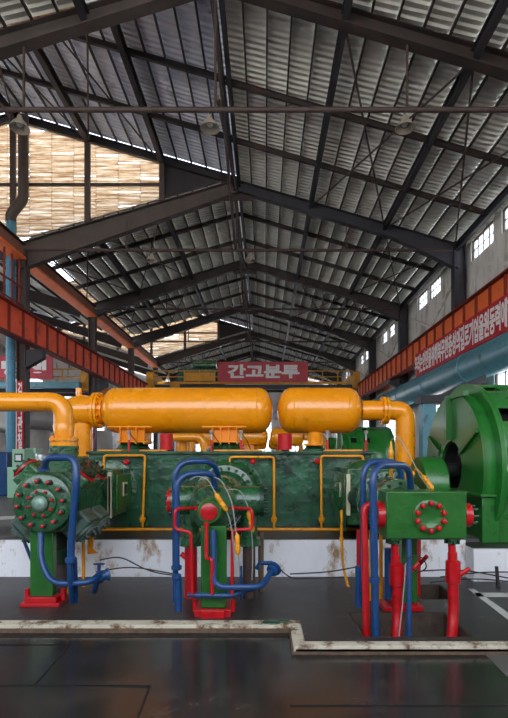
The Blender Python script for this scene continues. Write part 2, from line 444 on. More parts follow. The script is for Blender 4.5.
# secondary rafters
for k in range(-1, 6):
    for j in (1, 2):
        y = Y0+BAY*k + BAY*j/3
        nm = {-1: 'in front of the nearest truss', 0: 'in the first bay', 1: 'in the second bay', 2: 'in the third bay', 3: 'in the fourth bay', 4: 'in the fifth bay', 5: 'in the last bay'}[k] + (', nearer of two' if j == 1 else ', farther of two')
        tag(MB().ibeam((XR, y, ZR-.14), (WR, y, rz(WR)-.14), 0.1, 0.17, t=.02).build('light_rafter', steel), 'light crosswise rafter under the right slope ' + nm, 'rafter')
        if k in RAISED:
            tag(MB().ibeam((XR, y, ZR-.1), (WL, y, zt-.1), 0.1, 0.17, t=.02).ibeam((WL, y, zt-.1), (LL, y, ZR-.1), .1, .17, t=.02).build('light_rafter', steel_b), 'light crosswise rafter under the raised roof ' + nm, 'rafter')
        else:
            tag(MB().ibeam((XR, y, ZR-.14), (WL, y, rz(WL)-.14), 0.1, 0.17, t=.02).build('light_rafter', steel), 'light crosswise rafter under the left slope ' + nm, 'rafter')
# bracing rods
BN = ['first', 'second', 'third', 'fourth', 'fifth', 'last']
for k in range(0, 5):
    ya, yb = TY[k], TY[k+1]
    tag(MB().tube([(XR+.05, ya, 10.0), (XR+.05, yb, ZR-.7)], 0.05).tube([(XR-.05, ya, ZR-.7), (XR-.05, yb, 10.0)], 0.05).build('ridge_brace', rod), 'crossed rusty bracing bars below the ridge in the %s bay' % BN[k], 'brace')
    b = MB()
    for xa, xb in ((4.85, 7.7), (1.85, 4.85)) if k % 2 == 0 else ((4.85, 7.7),):
        b.tube([(xa, ya, rz(xa)-.4), (xb, yb, rz(xb)-.4)], 0.03, seg=6).tube([(xb, ya, rz(xb)-.4), (xa, yb, rz(xa)-.4)], 0.03, seg=6)
    tag(b.build('roof_brace', rod), 'thin crossed bracing rods under the right slope in the %s bay' % BN[k], 'brace')
    sgn = 1 if k in RAISED else -1
    zf = lambda x: ZR + sgn*SL*(XR-x) - .4
    b = MB()
    for xa, xb in ((XR-3, XR-6), (XR-6, XR-9)):
        b.tube([(xa, ya, zf(xa)), (xb, yb, zf(xb))], 0.03, seg=6).tube([(xb, ya, zf(xb)), (xa, yb, zf(xa))], 0.03, seg=6)
    tag(b.build('roof_brace', rod), 'thin crossed bracing rods under the left roof in the %s bay' % BN[k], 'brace')

# floodlights under the tie rods
def flood(x, y, zt_, nm):
    t = thing('floodlight', nm, 'lamp', (x, y, zt_-.5))
    MB().lathe((x, y, zt_-.12), (0, 0, -1), [(.05, 0), (.07, .08), (.16, .18), (.23, .3), (.21, .3), (.1, .2)], 20).build('lamp_shade', lampm, t)
    MB().tube([(x, y, zt_+.0), (x, y, zt_-.12)], .02).build('bracket', rod, t)
    MB().ball((x, y, zt_-.3), .08).build('bulb', glassw, t)
for x, y, nm in ((-5.7, TY[0], 'bell floodlight on the nearest tie rod, left one against the translucent gable'), (-1.28, TY[0], 'bell floodlight on the nearest tie rod under the ridge'), (3.25, TY[0], 'bell floodlight on the nearest tie rod, right one'),
                 (-4.6, TY[1], 'bell floodlight on the second tie rod, left one'), (0.3-.9, TY[1], 'bell floodlight on the second tie rod under the ridge')):
    flood(x, y, 9.98 if y > 12 else 9.7, nm)

# columns, eave beams
for k, y in enumerate(TY):
    if k > 0:
        m = MB().box(WR-.24, WR-.2, y-.18, y+.18, UF, zl-.1).box(WR+.2, WR+.24, y-.18, y+.18, UF, zl-.1).box(WR-.2, WR+.2, y-.02, y+.02, UF, zl-.1)
        tag(m.build('steel_column', steel_b), 'dark steel column along the right wall, ' + ['', 'first behind the green motor', 'second one back', 'third one back', 'fourth one back', 'last before the end'][k], 'column')
        t = thing('steel_column', 'dark steel column on the left side, ' + ['', 'nearest, next to the teal downpipe', 'second one back', 'third one back', 'fourth one back', 'last before the end'][k], 'column', (-9.85, y, UF))
        MB().box(-9.98, -9.94, y-.2, y+.2, UF, zl-.4).box(-9.66, -9.62, y-.2, y+.2, UF, zl-.4).box(-9.96, -9.64, y-.03, y+.03, UF, zl-.4).build('shaft', steel_l, t)
        MB().prism([(-9.64, 5.95), (-8.95, 5.95), (-8.95, 5.6), (-9.64, 5.2)], 'y', y-.15, y+.15).build('girder_bracket', steel_b, t)
        tag(MB().prism([(7.6, 5.98), (7.08, 5.98), (7.08, 5.8), (7.6, 5.45)], 'y', y-.12, y+.12).build('girder_bracket', steel_b), 'dark bracket carrying the right crane girder, ' + ['', 'nearest, behind the slogan banner', 'second one back', 'third one back', 'fourth one back', 'last before the end'][k], 'bracket')
# eave box beams on the left with orange underside
for i, (ya, yb) in enumerate(((2.0, TY[1]-.35), (TY[1]+.1, TY[2]-.2), (TY[2]+.2, TY[3]-.2), (TY[3]+.2, TY[4]-.2))):
    t = thing('eave_beam', 'rust red eave beam on the left column heads, ' + ['nearest stretch', 'long stretch behind the teal downpipe', 'third stretch', 'fourth stretch'][i], 'beam', (-9.85, (ya+yb)/2, 9.5))
    MB().box(-9.7, -9.62, ya, yb, 9.56, 10.05).build('web', rustbeam, t)
    MB().box(-10.05, -9.5, ya, yb, 9.48, 9.56).build('bottom_flange', orange, t)
    MB().box(-10.0, -9.5, ya, yb, 10.05, 10.1).build('top_flange', steel, t)
# red handrail on the nearest left stretch
t = thing('handrail', 'rust red handrail posts above the left crane girder by the teal downpipe', 'handrail', (-9.8, 14, 7.2))
for i in range(8):
    MB().bar((-9.75, 15.2+i*.55, 7.15), (-9.75, 15.2+i*.55, 9.5), .06, .06).build('post', orange_d, t)
MB().bar((-9.75, 15.0, 8.4), (-9.75, 19.3, 8.4), .05, .07).bar((-9.75, 15.0, 7.7), (-9.75, 19.3, 7.7), .05, .05).build('rail', orange_d, t)

# crane girders
def girder(xf, face, lab, mat, ya, yb, zb=6.0, ztop=7.15, rib=1.0):
    t = thing('crane_girder', lab, 'girder', (xf+face*.15, (ya+yb)/2, zb))
    x = xf+face*.15
    MB().box(x-.02, x+.02, ya, yb, zb+.05, ztop-.05).build('web', mat, t)
    MB().box(x-.2, x+.2, ya, yb, ztop-.05, ztop).build('top_flange', orange_d, t)
    MB().box(x-.2, x+.2, ya, yb, zb, zb+.05).build('bottom_flange', orange_d, t)
    MB().box(x-.04, x+.04, ya, yb, ztop, ztop+.08).build('crane_rail', steel, t)
    n = int((yb-ya)/rib)
    for i in range(n+1):
        y = ya+.05+i*rib
        if y > yb: break
        MB().box(x-.1, x+.1, y-.03, y+.03, zb+.05, ztop-.05).build('stiffener', orange_d, t)
girder(7.1, 1, 'long orange crane girder with upright ribs on the right wall above the slogan banner', orange, 6.3, YE-.2)
girder(-9.0, -1, 'long red crane girder with upright ribs on the left columns', girder_l, 6.0, YE-.2)

# side wall right with windows
def wall_with_holes(name, axis_x, y0, y1, z0, z1, holes, th=0.22, mat=concrete):
    """holes: (ya, yb, za, zb) sorted; wall in the plane x"""
    ys = sorted({y0, y1, *[h[0] for h in holes], *[h[1] for h in holes]})
    zs = sorted({z0, z1, *[h[2] for h in holes], *[h[3] for h in holes]})
    mb = MB()
    for a, b in zip(ys[:-1], ys[1:]):
        run = None
        for c, d in zip(zs[:-1], zs[1:]):
            hole = any(h[0] <= a+1e-6 and b-1e-6 <= h[1] and h[2] <= c+1e-6 and d-1e-6 <= h[3] for h in holes)
            if not hole:
                if run is None: run = [c, d]
                else: run[1] = d
            if hole and run: mb.box(axis_x, axis_x+th, a, b, run[0], run[1]); run = None
        if run: mb.box(axis_x, axis_x+th, a, b, run[0], run[1])
    return struct(mb.build(name, mat, flat=True))
wins = []
for k in range(-1, 6):
    o = Y0+BAY*k
    if k <= 0: wins += [(o+3.2, o+5.05), (o+5.65, o+7.5)]
    else: wins += [(o+3.0, o+4.55), (o+4.85, o+6.4)]
ZWB, ZWT = 9.36, 10.19
low = [(Y0+BAY*k+2.2, Y0+BAY*k+5.6, 2.0, 5.2) for k in range(-1, 6)]
struct(MB().box(LL-.3, 8.5, -6.3, -6.05, -.3, 4.2).box(LL-.3, LL+4, -6.3, -6.05, 4.2, 13).build('wall_light_baffle', greywall, flat=True))  # unseen wall added behind the camera to block low frontal light
wall_with_holes('wall_right', 8.2, -6, YE, 0.0, 10.21, [(a, b, ZWB, ZWT) for a, b in wins] + low)
wn = [0]
def window_x(x, ya, yb, za, zb, nv, nh):
    wn[0] += 1
    fr = MB(); w = .03
    for (a, b, c, d) in ((ya, yb, za, za+.06), (ya, yb, zb-.06, zb), (ya, ya+.06, za, zb), (yb-.06, yb, za, zb)):
        fr.box(x+.05, x+.12, a, b, c, d)
    for i in range(1, nv):
        y = ya+(yb-ya)*i/nv; fr.box(x+.06, x+.1, y-w/2, y+w/2, za, zb)
    for i in range(1, nh):
        z = za+(zb-za)*i/nh; fr.box(x+.06, x+.1, ya, yb, z-w/2, z+w/2)
    o = struct(fr.build('window_%d' % wn[0], steel_l))
    MB().box(x+.13, x+.14, ya, yb, za, zb).build('pane', glass, o)
for a, b in wins: window_x(8.2, a, b, ZWB, ZWT, 4, 2)
for a, b, c, d in low: window_x(8.2, a, b, c, d, 5, 5)
# diagonal cable-like braces and piers on the right wall
for k in range(0, 5):
    o = Y0+BAY*k
    m = MB().bar((8.16, o+7.4, 9.3), (8.16, o+4.2, 8.0), .08, .12).bar((8.16, o+1.0, 9.3), (8.16, o+4.2, 8.0), .08, .12)
    tag(m.build('wall_brace', concrete), 'grey slanting braces on the right wall below the windows of the %s bay' % BN[k], 'brace')
# side hall wall and ends
wall_with_holes('wall_left', LL-.22, -6, YE, 0.0, 13.1, [(Y0+BAY*k+1.2, Y0+BAY*k+6.6, 3.2, 8.2) for k in range(-1, 6)], mat=greywall)
for k in range(-1, 6): window_x(LL-.22, Y0+BAY*k+1.2, Y0+BAY*k+6.6, 3.2, 8.2, 7, 6)
def end_wall():
    hs = [(-17.5, -13.5, 2, 6), (-8.5, -5.0, 1.2, 7.5), (-3.6, 0.8, 1.2, 7.5), (2.2, 6.0, 1.2, 7.5)]
    xs = sorted({LL, 8.5, *[h[0] for h in hs], *[h[1] for h in hs]}); mb = MB()
    for a, b in zip(xs[:-1], xs[1:]):
        h = [q for q in hs if q[0] <= a and b <= q[1]]
        if h: mb.box(a, b, YE, YE+.25, UF-.5, h[0][2]).box(a, b, YE, YE+.25, h[0][3], 13)
        else: mb.box(a, b, YE, YE+.25, UF-.5, 13)
    struct(mb.build('wall_back', greywall, flat=True))
    for a, b, c, d in hs:
        wn[0] += 1
        fr = MB()
        for i in range(6): x = a+(b-a)*i/5; fr.box(x-.05, x+.05, YE+.05, YE+.12, c, d)
        for i in range(7): z = c+(d-c)*i/6; fr.box(a, b, YE+.05, YE+.12, z-.04, z+.04)
        o = struct(fr.build('window_%d' % wn[0], steel_l)); MB().box(a, b, YE+.13, YE+.14, c, d).build('pane', glass, o)
end_wall()

# ------------------------------------------------------------------ floors
struct(MB().box(-60, 60, -60, 100, -0.9, -0.8).build('ground', ground_m, flat=True))
struct(MB().box(LL, .27, -6, 4.74, -0.3, -0.045).box(.27, 8.2, -6, 4.2, -.3, -.045).build('floor', floorf, flat=True))
fl = MB()
HX0, HX1, HY0, HY1 = 0.9, 1.95, 4.48, 5.2         # pipe pit
KY = 4.72
# platform rectangles around the pits
holes = [(HX0, HX1, HY0, HY1), (1.84, 2.3, 5.65, 6.3)]
gx = sorted({.27, 8.2, HX0, HX1, 1.84, 2.3}); gy = sorted({4.2, 6.7, HY0, HY1, 5.65, 6.3})
fl.box(LL, .27, 4.74, 6.7, -.3, 0)
for a, b in zip(gx[:-1], gx[1:]):
    for c, d in zip(gy[:-1], gy[1:]):
        if not any(h[0] <= a and b <= h[1] and h[2] <= c and d <= h[3] for h in holes): fl.box(a, b, c, d, -.3, 0)
struct(fl.build('floor_platform', floorp, flat=True))
pm = MB()
for a, b, c, d in ((HX0, HX1, HY0, HY1), (1.84, 2.3, 5.65, 6.3)):
    pm.box(a, b, c, d, -.45, -.38).box(a+.002, a+.02, c, d, -.38, -.004).box(b-.02, b-.002, c, d, -.38, -.004).box(a+.02, b-.02, c+.002, c+.02, -.38, -.004).box(a+.02, b-.02, d-.02, d-.002, -.38, -.004)
struct(pm.build('floor_pit', pitm, flat=True))
struct(MB().box(LL, 8.3, 6.95, YE, -.3, UF-.02).build('floor_hall', floorh, flat=True))
struct(MB().box(-19, 2.8, 6.7, 7.9, -.3, UF).build('trim_1', plinthm, flat=True))
struct(MB().box(2.8, 8.3, 6.45, 7.3, -.3, .43).build('trim_2', plinthm, bevel=.02, flat=True))
struct(MB().box(-19, 2.8, 6.75, 7.9, UF, UF+.012).box(2.82, 8.3, 6.52, 7.3, .43, .442).build('trim_3', floorp, flat=True))
# kerb
kp = [(-18, 4.72), (.25, 4.72), (.25, 4.2), (8.2, 4.2), (8.2, 4.32), (.36, 4.32), (.36, 4.87), (-18, 4.87)]
struct(MB().prism(kp, 'z', -.1, .028).build('trim_4', kerbm, bevel=.012))
struct(MB().box(-18, .24, 4.705, 4.72, -.045, -.005).box(.235, .25, 4.2, 4.72, -.045, .0).box(.25, 8.2, 4.19, 4.2, -.045, -.02).build('trim_5', kerbf))
# thin raised seams between the floor plates, painted floor lines
sm = MB()
def seam(a, b, w=.012): sm.bar((a[0], a[1], -.043), (b[0], b[1], -.043), w, .006)
P = lambda px, py: (X(px, F*1.745/(py-455)), F*1.745/(py-455))
for a, b in (((0, 645), (70, 645)), ((70, 645), (34, 686)), ((0, 686), (150, 686)), ((150, 686), (138, 717)), ((80, 686), (150, 687)), ((0, 637), (290, 637)), ((290, 706), (507, 706))):
    seam(P(*a), P(*b))
struct(sm.build('trim_6', dark))
struct(MB().prism([P(480, 649), P(507.5, 649), P(540, 690), P(520, 690)], 'z', -.05, -.042).build('trim_7', floorh))  # lighter floor plate, whitish floor sheen put into its colour
Q = lambda px, py: (X(px, F*1.70/(py-455)), F*1.70/(py-455))
struct(MB().prism([Q(468, 589), Q(474, 589), Q(515, 618), Q(508, 620)], 'z', -.01, .004).prism([Q(474, 593), Q(508, 593), Q(508, 597), Q(478, 597)], 'z', -.01, .004).build('trim_8', linem))
q1 = lambda px, py: (X(px, F*1.21/(py-455)), F*1.21/(py-455))
struct(MB().prism([q1(-60, 524), q1(-60, 520), q1(80, 512), q1(80, 515)], 'z', .48, .494).build('trim_9', linem))

# ------------------------------------------------------------------ ducts, banners, crane
t = thing('overhead_duct', 'thick teal air duct running along the right wall under the slogan banner', 'duct', (7.35, 18, 4.3))
MB().tube([(7.35, 5, 4.85), (7.35, 33, 4.85)], .55, seg=36).build('duct_shell', teal, t)
for y in (9, 13, 17, 21, 25, 29): MB().lathe((7.35, y, 4.85), (0, 1, 0), [(.55, 0), (.575, .0), (.575, .05), (.55, .05)], 36, False).build('joint_band', teal, t)
t = thing('duct_support', 'grey and teal duct stand between the yellow elbow pipe and the green motor', 'support', (5.2, 14, UF))
dY = 15.0
MB().box(X(421, dY), X(434, dY), dY-.2, dY+.2, UF, Z(404, dY)).build('leg', teal, t)
MB().box(X(418, dY), X(451, dY), dY-.3, dY+.3, Z(404, dY), Z(396, dY)).bar((X(434, dY), dY, Z(404, dY)+.1), (7.0, dY+.3, 4.15), .2, .2).build('bracket', steel_b, t)

# slogan banner
t = thing('slogan_banner', 'long bright red banner with tight white Korean slogan under the orange girder', 'banner', (6.95, 14, 5.3))
MB().box(7.0, 7.04, 6.0, 22.3, 5.3, 6.38).build('cloth', redb, t)
txt = '우리는인민을위해복무한충성의길로기업을원동력에한사람도모두다당과조국을위하여한마음으로'
tm = text_mb(txt, 1.0, bold=.03)
fit(tm, (6.99, 14.4, 5.84), (0, -1, 0), (0, 0, 1), 16.0, .86).build('lettering', white_l, t)

cY = 37.6
def crane(x0, x1, y, zb, lab):
    t = thing('overhead_crane', lab, 'crane', ((x0+x1)/2, y, zb))
    MB().box(x0+.3, x1-.3, y-.2, y+.2, zb-.35, zb+.0).box(x0+.3, x1-.3, y+1.6, y+2.0, zb-.35, zb+.0).build('bridge_beam', steel_b, t)
    MB().box(x0+.8, x1-.8, y-.6, y-.5, zb, zb+.18).build('walkway', yellow_c, t)
    MB().box(x0, x0+.5, y-.8, y+2.6, zb-.3, zb+.9).build('end_carriage', yellow_c, t)
    MB().box(x1-.5, x1, y-.8, y+2.6, zb-.3, zb+.9).build('end_carriage', yellow_c, t)
    m = MB(); n = int((x1-x0)/1.2)
    m.bar((x0+.5, y-.6, zb+1.0), (x1-.5, y-.6, zb+1.0), .07, .07).bar((x0+.5, y-.6, zb+.55), (x1-.5, y-.6, zb+.55), .06, .06)
    for i in range(n+1):
        x = x0+.5+(x1-x0-1)*i/n; m.bar((x, y-.6, zb), (x, y-.6, zb+1.0), .07, .07)
    m.build('railing', yellow_c, t)
    return t
t = crane(-9.1, 7.3, cY, 7.18, 'yellow overhead travelling crane spanning the main hall behind the tanks')
MB().box(-6.2, -3.9, cY-.7, cY-.62, 7.4, 8.05).build('control_box', yellow_c, t)
MB().box(-7.3, -6.6, cY-.65, cY-.55, 6.6, 7.2).bar((-7.3, cY-.6, 6.65), (-4.6, cY-.6, 6.65), .1, .1).build('cab_frame', yellow_c, t)
MB().tube([(-5.7, cY+.9, 8.9), (-3.9, cY+.9, 8.9)], .45, seg=20).box(-6.9, -3.2, cY+.3, cY+1.9, 7.2, 8.5).build('hoist', green, t)
t = thing('crane_banner', 'faded red banner with four white block Korean letters hung on the yellow crane', 'banner', (0, cY-.8, 7.2))
MB().box(X(218, cY-.8), X(308, cY-.8), cY-.85, cY-.8, Z(382, cY-.8), Z(362, cY-.8)).build('cloth', redf, t)
MB().bar((-2.5, cY-.8, 7.75), (-2.5, cY-.57, 7.75), .05, .05).build('hook', yellow_c, t)
MB().bar((2.3, cY-.8, 7.75), (2.3, cY-.57, 7.75), .05, .05).build('hook', yellow_c, t)
tm = text_mb('간고분투', 1.0, bold=.045)
fit(tm, (X(263.5, cY-.8), cY-.87, Z(371.5, cY-.8)), (1, 0, 0), (0, 0, 1), X(300, cY-.8)-X(228, cY-.8), Z(364.5, cY-.8)-Z(378.5, cY-.8)).build('lettering', white_l, t)

c2 = 28.5
t = crane(-18.6, -10.6, c2+1.2, 5.7+.2, 'second overhead crane in the side hall behind the left columns')
t2 = thing('crane_banner', 'faded red banner with white Korean letters hung in the left side hall', 'banner', (-14, c2, 5.9))
bx0, bx1 = X(-30, c2), X(53, c2)
MB().box(bx0, bx1, c2-.05, c2, Z(379, c2), Z(356, c2)).build('cloth', redf, t2)
tm = text_mb('혁명생', 1.0, bold=.045)
fit(tm, (X(12, c2), c2-.07, Z(368, c2)), (1, 0, 0), (0, 0, 1), X(47, c2)-X(-23, c2), Z(361, c2)-Z(377, c2)).build('lettering', white_l, t2)
tag(MB().box(X(-40, c2), X(80, c2), c2-.1, c2+.3, Z(388, c2), Z(382, c2)).build('side_hall_beam', teal), 'dark teal horizontal beam under the left banner', 'beam')

# teal downpipe, vertical signs
dp = TY[1]-.3
t = thing('downpipe', 'tall teal downpipe beside the nearest left column', 'pipe', (X(10.5, dp), dp, UF))
xd = X(10.8, dp)
MB().tube([(xd, dp, UF), (xd, dp, 11.0)], .175, seg=20).build('pipe', teal_c, t)
MB().tube([(xd, dp, 11.0), (xd, dp, 11.3), (xd+.5, dp, 11.9), (xd+.5, dp, 15.2)], .2, bend=.2, seg=20).build('upper_pipe', steel_l, t)
for z in (2.5, 4.5, 6.5, 8.5): MB().lathe((xd, dp, z), (0, 0, 1), [(.175, 0), (.2, 0), (.2, .08), (.175, .08)], 20, False).build('clamp', teal_c, t)
for px, d, z0, z1, s_, nm in ((20.5, TY[1]-.25, 450, 411, '결사관철', 'tall narrow red and white sign on the nearest left column'), (92, TY[2]-.25, 450, 424, '자력갱생', 'narrow red and white sign on the second left column')):
    t = thing('vertical_sign', nm, 'sign', (X(px, d), d, Z(z0, d)))
    wd = .13
    MB().box(X(px, d)-wd, X(px, d)+wd, d-.03, d, Z(z0, d), Z(z1, d)+1.2).build('board', redb, t)
    MB().box(X(px, d)-wd-.04, X(px, d)-wd, d-.035, d, Z(z0, d), Z(z1, d)+1.2).build('border', white_l, t)
    tm = text_mb('\n'.join(s_), 1.0, bold=.03)
    fit(tm, (X(px, d), d-.04, (Z(z0, d)+Z(z1, d)+1.2)/2), (1, 0, 0), (0, 0, 1), .19, Z(z1, d)+1.1-Z(z0, d)).build('lettering', white_l, t)

# things in the side hall
def cabinet(nm, lab, x0, x1, y, z0, z1, dial=False):
    t = thing(nm, lab, 'cabinet', ((x0+x1)/2, y, UF-.02))
    MB().box(x0, x1, y, y+.45, z0, z1).build('body', mint, t, bevel=.015)
    if dial:
        MB().box(X(14.8, y), X(23, y), y-.03, y, Z(462, y), Z(453.5, y)).build('gauge_frame', steel_b, t)
        MB().box(X(16, y), X(21.6, y), y-.04, y-.03, Z(460.5, y), Z(455, y)).build('gauge_face', glassw, t)
    return t
cy = 13.7
t = thing('control_cabinet', 'mint green control cabinet with white gauge left of the compressor', 'cabinet', (X(16, cy), cy, UF-.02))
MB().box(X(9, cy), X(24, cy), cy-.1, cy+.5, UF-.02, Z(467, cy)).build('base', mint, t, bevel=.01)
MB().box(X(12, cy), X(24.3, cy), cy, cy+.5, Z(467, cy), Z(449, cy)).build('body', mint, t, bevel=.01)
MB().box(X(15, cy), X(22.6, cy), cy-.03, cy, Z(462, cy), Z(453.5, cy)).build('gauge_frame', steel_b, t)
MB().box(X(16.2, cy), X(21.6, cy), cy-.04, cy-.03, Z(460.5, cy), Z(455, cy)).build('gauge_face', glassw, t)
t = thing('control_cabinet', 'small mint green cabinet behind the gauge cabinet', 'cabinet', (X(29, cy), cy+.8, UF-.02))
MB().box(X(25, cy+.8), X(35.5, cy+.8), cy+.8, cy+1.3, UF-.02, Z(448.5, cy+.8)).build('body', mint, t, bevel=.01)
MB().box(X(26, cy+.8), X(28, cy+.8), cy+.77, cy+.8, Z(458, cy+.8), Z(455, cy+.8)).build('switch', dark, t)
tag(MB().box(X(-14, cy), X(-2, cy), cy+.5, cy+1.1, UF-.02, Z(452, cy)).build('tool_chest', blue, bevel=.03), 'blue chest at the far left edge behind the teal downpipe', 'chest')
tag(MB().tube([(X(41, 13), 13.0, UF-.02), (X(41, 13), 13.0, 1.66)], .15, seg=20).ball((X(41, 13), 13.0, 1.66), .15, sz=.9).build('domed_filter', chrome), 'silver domed vessel behind the left cylinder head', 'vessel')
tag(MB().tube([(-18.5, 30, 3.6), (-13.0, 30, 3.7), (-11.2, 27, 3.6), (-11.2, 20.5, 3.4)], .55, bend=.8, seg=24).build('grey_duct', ducts), 'thick dull grey duct in the side hall behind the mint cabinets', 'duct')
tag(MB().tube([(-12.6, 26, UF-.02), (-12.6, 26, 3.5)], .9, seg=28).build('grey_vessel', ducts), 'upright grey tank below the grey duct in the side hall', 'tank')
tag(MB().tube([(-10.9, 32, UF-.02), (-10.9, 32, 3.3)], .7, seg=28).build('grey_vessel', ducts), 'upright grey tank nearer the hall centre, beyond the grey duct', 'tank')
tag(MB().box(X(24, 33), X(48, 33), 33, 33.4, 3.2, 3.9).box(X(25, 33), X(26.5, 33), 33.1, 33.3, UF-.02, 3.2).box(X(46, 33), X(47.5, 33), 33.1, 33.3, UF-.02, 3.2).build('rust_panel', girder_l), 'short rust red ribbed panel above the grey duct', 'panel')

# ------------------------------------------------------------------ compressor
YF = 7.6       # crankcase face
t = thing('crankcase', 'long dark green compressor crankcase behind the three cylinders', 'compressor', (-.6, 8.5, UF))
CRANK = t
cx0, cx1 = X(88, YF), X(372, YF)
MB().box(cx0, cx1, YF, 9.5, UF+.02, 1.74).build('body', crank, t, bevel=.02)
MB().box(cx0-.02, cx1+.02, YF-.04, 9.54, 1.71, 1.76).build('top_flange', crank, t, bevel=.008)
MB().box(cx0, cx1, YF-.05, YF, UF+.012, UF+.06).build('foot_rail', green_d, t)
for a, b in ((99, 122), (140, 166), (214, 262), (325, 362)):
    MB().box(X(a, YF), X(b, YF), YF-.03, YF+.25, 1.762, 1.785).build('edge_strip', yellow_p, t)
for px, py in ((127, 462), (253, 461), (317, 461), (384, 461)):
    MB().lathe((X(px, YF), YF, Z(py, YF)), (0, -1, 0), [(.03, 0), (.045, .02), (.045, .05), (.02, .07)], 14).build('red_plug', red, t)
for i in range(24):
    x = cx0+.1+(cx1-cx0-.2)*i/23
    MB().cyl((x, YF-.02, 1.70), (x, YF-.045, 1.70), .014, seg=6)
# dished lids on top of the crankcase
for px, w in ((132, 34), (226, 36), (315, 20)):
    xx = X(px, 8.2)
    MB().lathe((xx, 8.3, 1.76), (0, 0, 1), [(w/117.0*1.15, 0), (w/117.0*1.15, .04), (w/117.0*.95, .06), (w/117.0*.85, .12), (w/117.0*.6, .16)], 28).build('lid', green, t)
# green bolts on edge
def crank_flange(x, z, r, y=YF):
    m = MB().lathe((x, y, z), (0, -1, 0), [(r, 0), (r, .05), (r*.9, .08), (r*.78, .1)], 40)
    return m
# tanks
def tank(x0, x1, yc, zc, r, lab, seams=True):
    t = thing('yellow_tank', lab, 'tank', ((x0+x1)/2, yc, zc-r))
    L_ = x1-x0; k = .2
    prof = [(0.001, 0), (r*.35, .015), (r*.7, .06), (r*.9, .13), (r*.98, .2), (r, .27), (r, L_-.27), (r*.98, L_-.2), (r*.9, L_-.13), (r*.7, L_-.06), (r*.35, L_-.015), (.001, L_)]
    MB().lathe((x0, yc, zc), (1, 0, 0), prof, 48).build('shell', yellow, t)
    for xx in ((x0+.27, x1-.27) if seams else ()):
        MB().lathe((xx, yc, zc), (1, 0, 0), [(r, -.008), (r+.006, 0), (r, .008)], 48, False).build('weld_seam', yellow, t)
    return t
D = 8.2; zc = Z(410.5, D); r = .39
TK1 = tank(X(103, D), X(273, D), D, zc, r, 'long yellow horizontal tank above the crankcase, left one of the front row')
TK2 = tank(X(277, D), X(361.5, D), D, zc+.0, r, 'shorter yellow horizontal tank above the crankcase, right one of the front row')
for px in (136, 226):
    xx = X(px, D); w = .2
    m = MB().box(xx-w, xx+w, D-.18, D+.18, 1.93, 2.16)
    for q in (-1, -.33, .33, 1): m.box(xx+q*w-.01, xx+q*w+.01, D-.26, D+.26, 1.88, 2.2)
    m.build('saddle', yellow, TK1)
    MB().box(xx-w-.05, xx+w+.05, D-.26, D+.26, 1.91, 1.93).build('saddle_plate', yellow, TK1)
    MB().box(xx-.36, xx+.36, D-.385, D-.37, Z(428.5, D), Z(428.5, D)+.02).build('seat_strip', yellow, TK1)
xx = X(315, D)
MB().lathe((xx, D, 1.86), (0, 0, 1), [(.2, 0), (.2, .03), (.13, .04), (.13, .26), (.17, .33)], 28).build('saddle', yellow, TK2)
# neck + flange on left of tank 1
MB().cyl((X(93, D), D, zc-.0), (X(105, D), D, zc), .24).build('neck', yellow, TK1)
def bolts_ring(mb, c, axis, r, n, br, h, ph=0.0):
    a, b, d = frame(axis); c = Vector(c)
    for k in range(n):
        q = 2*PI*k/n+ph; p = c+a*(r*math.cos(q))+b*(r*math.sin(q))
        mb.lathe(p, d, [(br, 0), (br, h)], 6)
    return mb
m = MB().cyl((X(95, D), D, zc), (X(98, D), D, zc), .31).cyl((X(98.6, D), D, zc), (X(101, D), D, zc), .31)
bolts_ring(m, (X(93.5, D), D, zc), (1, 0, 0), .275, 16, .018, .16)
m.build('flange', yellow, TK1)
m = MB().cyl((X(361, D), D, zc), (X(388, D), D, zc+.0), .17)
m.build('outlet_neck', yellow, TK2)

# left behind elbow: reducer going down
t = thing('yellow_elbow_pipe', 'fat yellow reducing elbow pipe bolted to the left end of the long tank', 'pipe', (X(85, D), D, UF)); EL1 = t
xa = X(94, D)
MB().tube([(xa, D, zc), (X(84, D), D, zc-.0), (X(74, D), D, zc-.02), (X(66, D), D, zc-.06), (X(63, D), D, zc-.2)], [.24, .27, .25, .2, .15], seg=28).build('elbow', yellow, t)
MB().tube([(X(83, D), D, zc-.15), (X(83, D), D, UF+.02)], .155, seg=24).build('riser', yellow, t)
MB().tube([(X(79, D), D, zc+.22), (X(79, D), D, zc+.38)], .05).build('stub', yellow, t)
# right elbow
t = thing('yellow_elbow_pipe', 'yellow elbow pipe turning down from the right tank in front of the white windows', 'pipe', (X(405, D), D, UF)); EL2 = t
x3 = X(405, D)
MB().tube([(X(386, D), D, zc), (x3, D, zc-.0), (x3+.0, D, 1.55), (x3+.05, D, UF+.0)], .165, bend=.3, seg=28, n=5).build('elbow', yellow, t)
m = MB().cyl((X(381.5, D), D, zc), (X(384.2, D), D, zc), .235).cyl((X(385, D), D, zc), (X(387.8, D), D, zc), .235)
bolts_ring(m, (X(380.5, D), D, zc), (1, 0, 0), .205, 14, .016, .14)
m.build('flange', yellow, t)
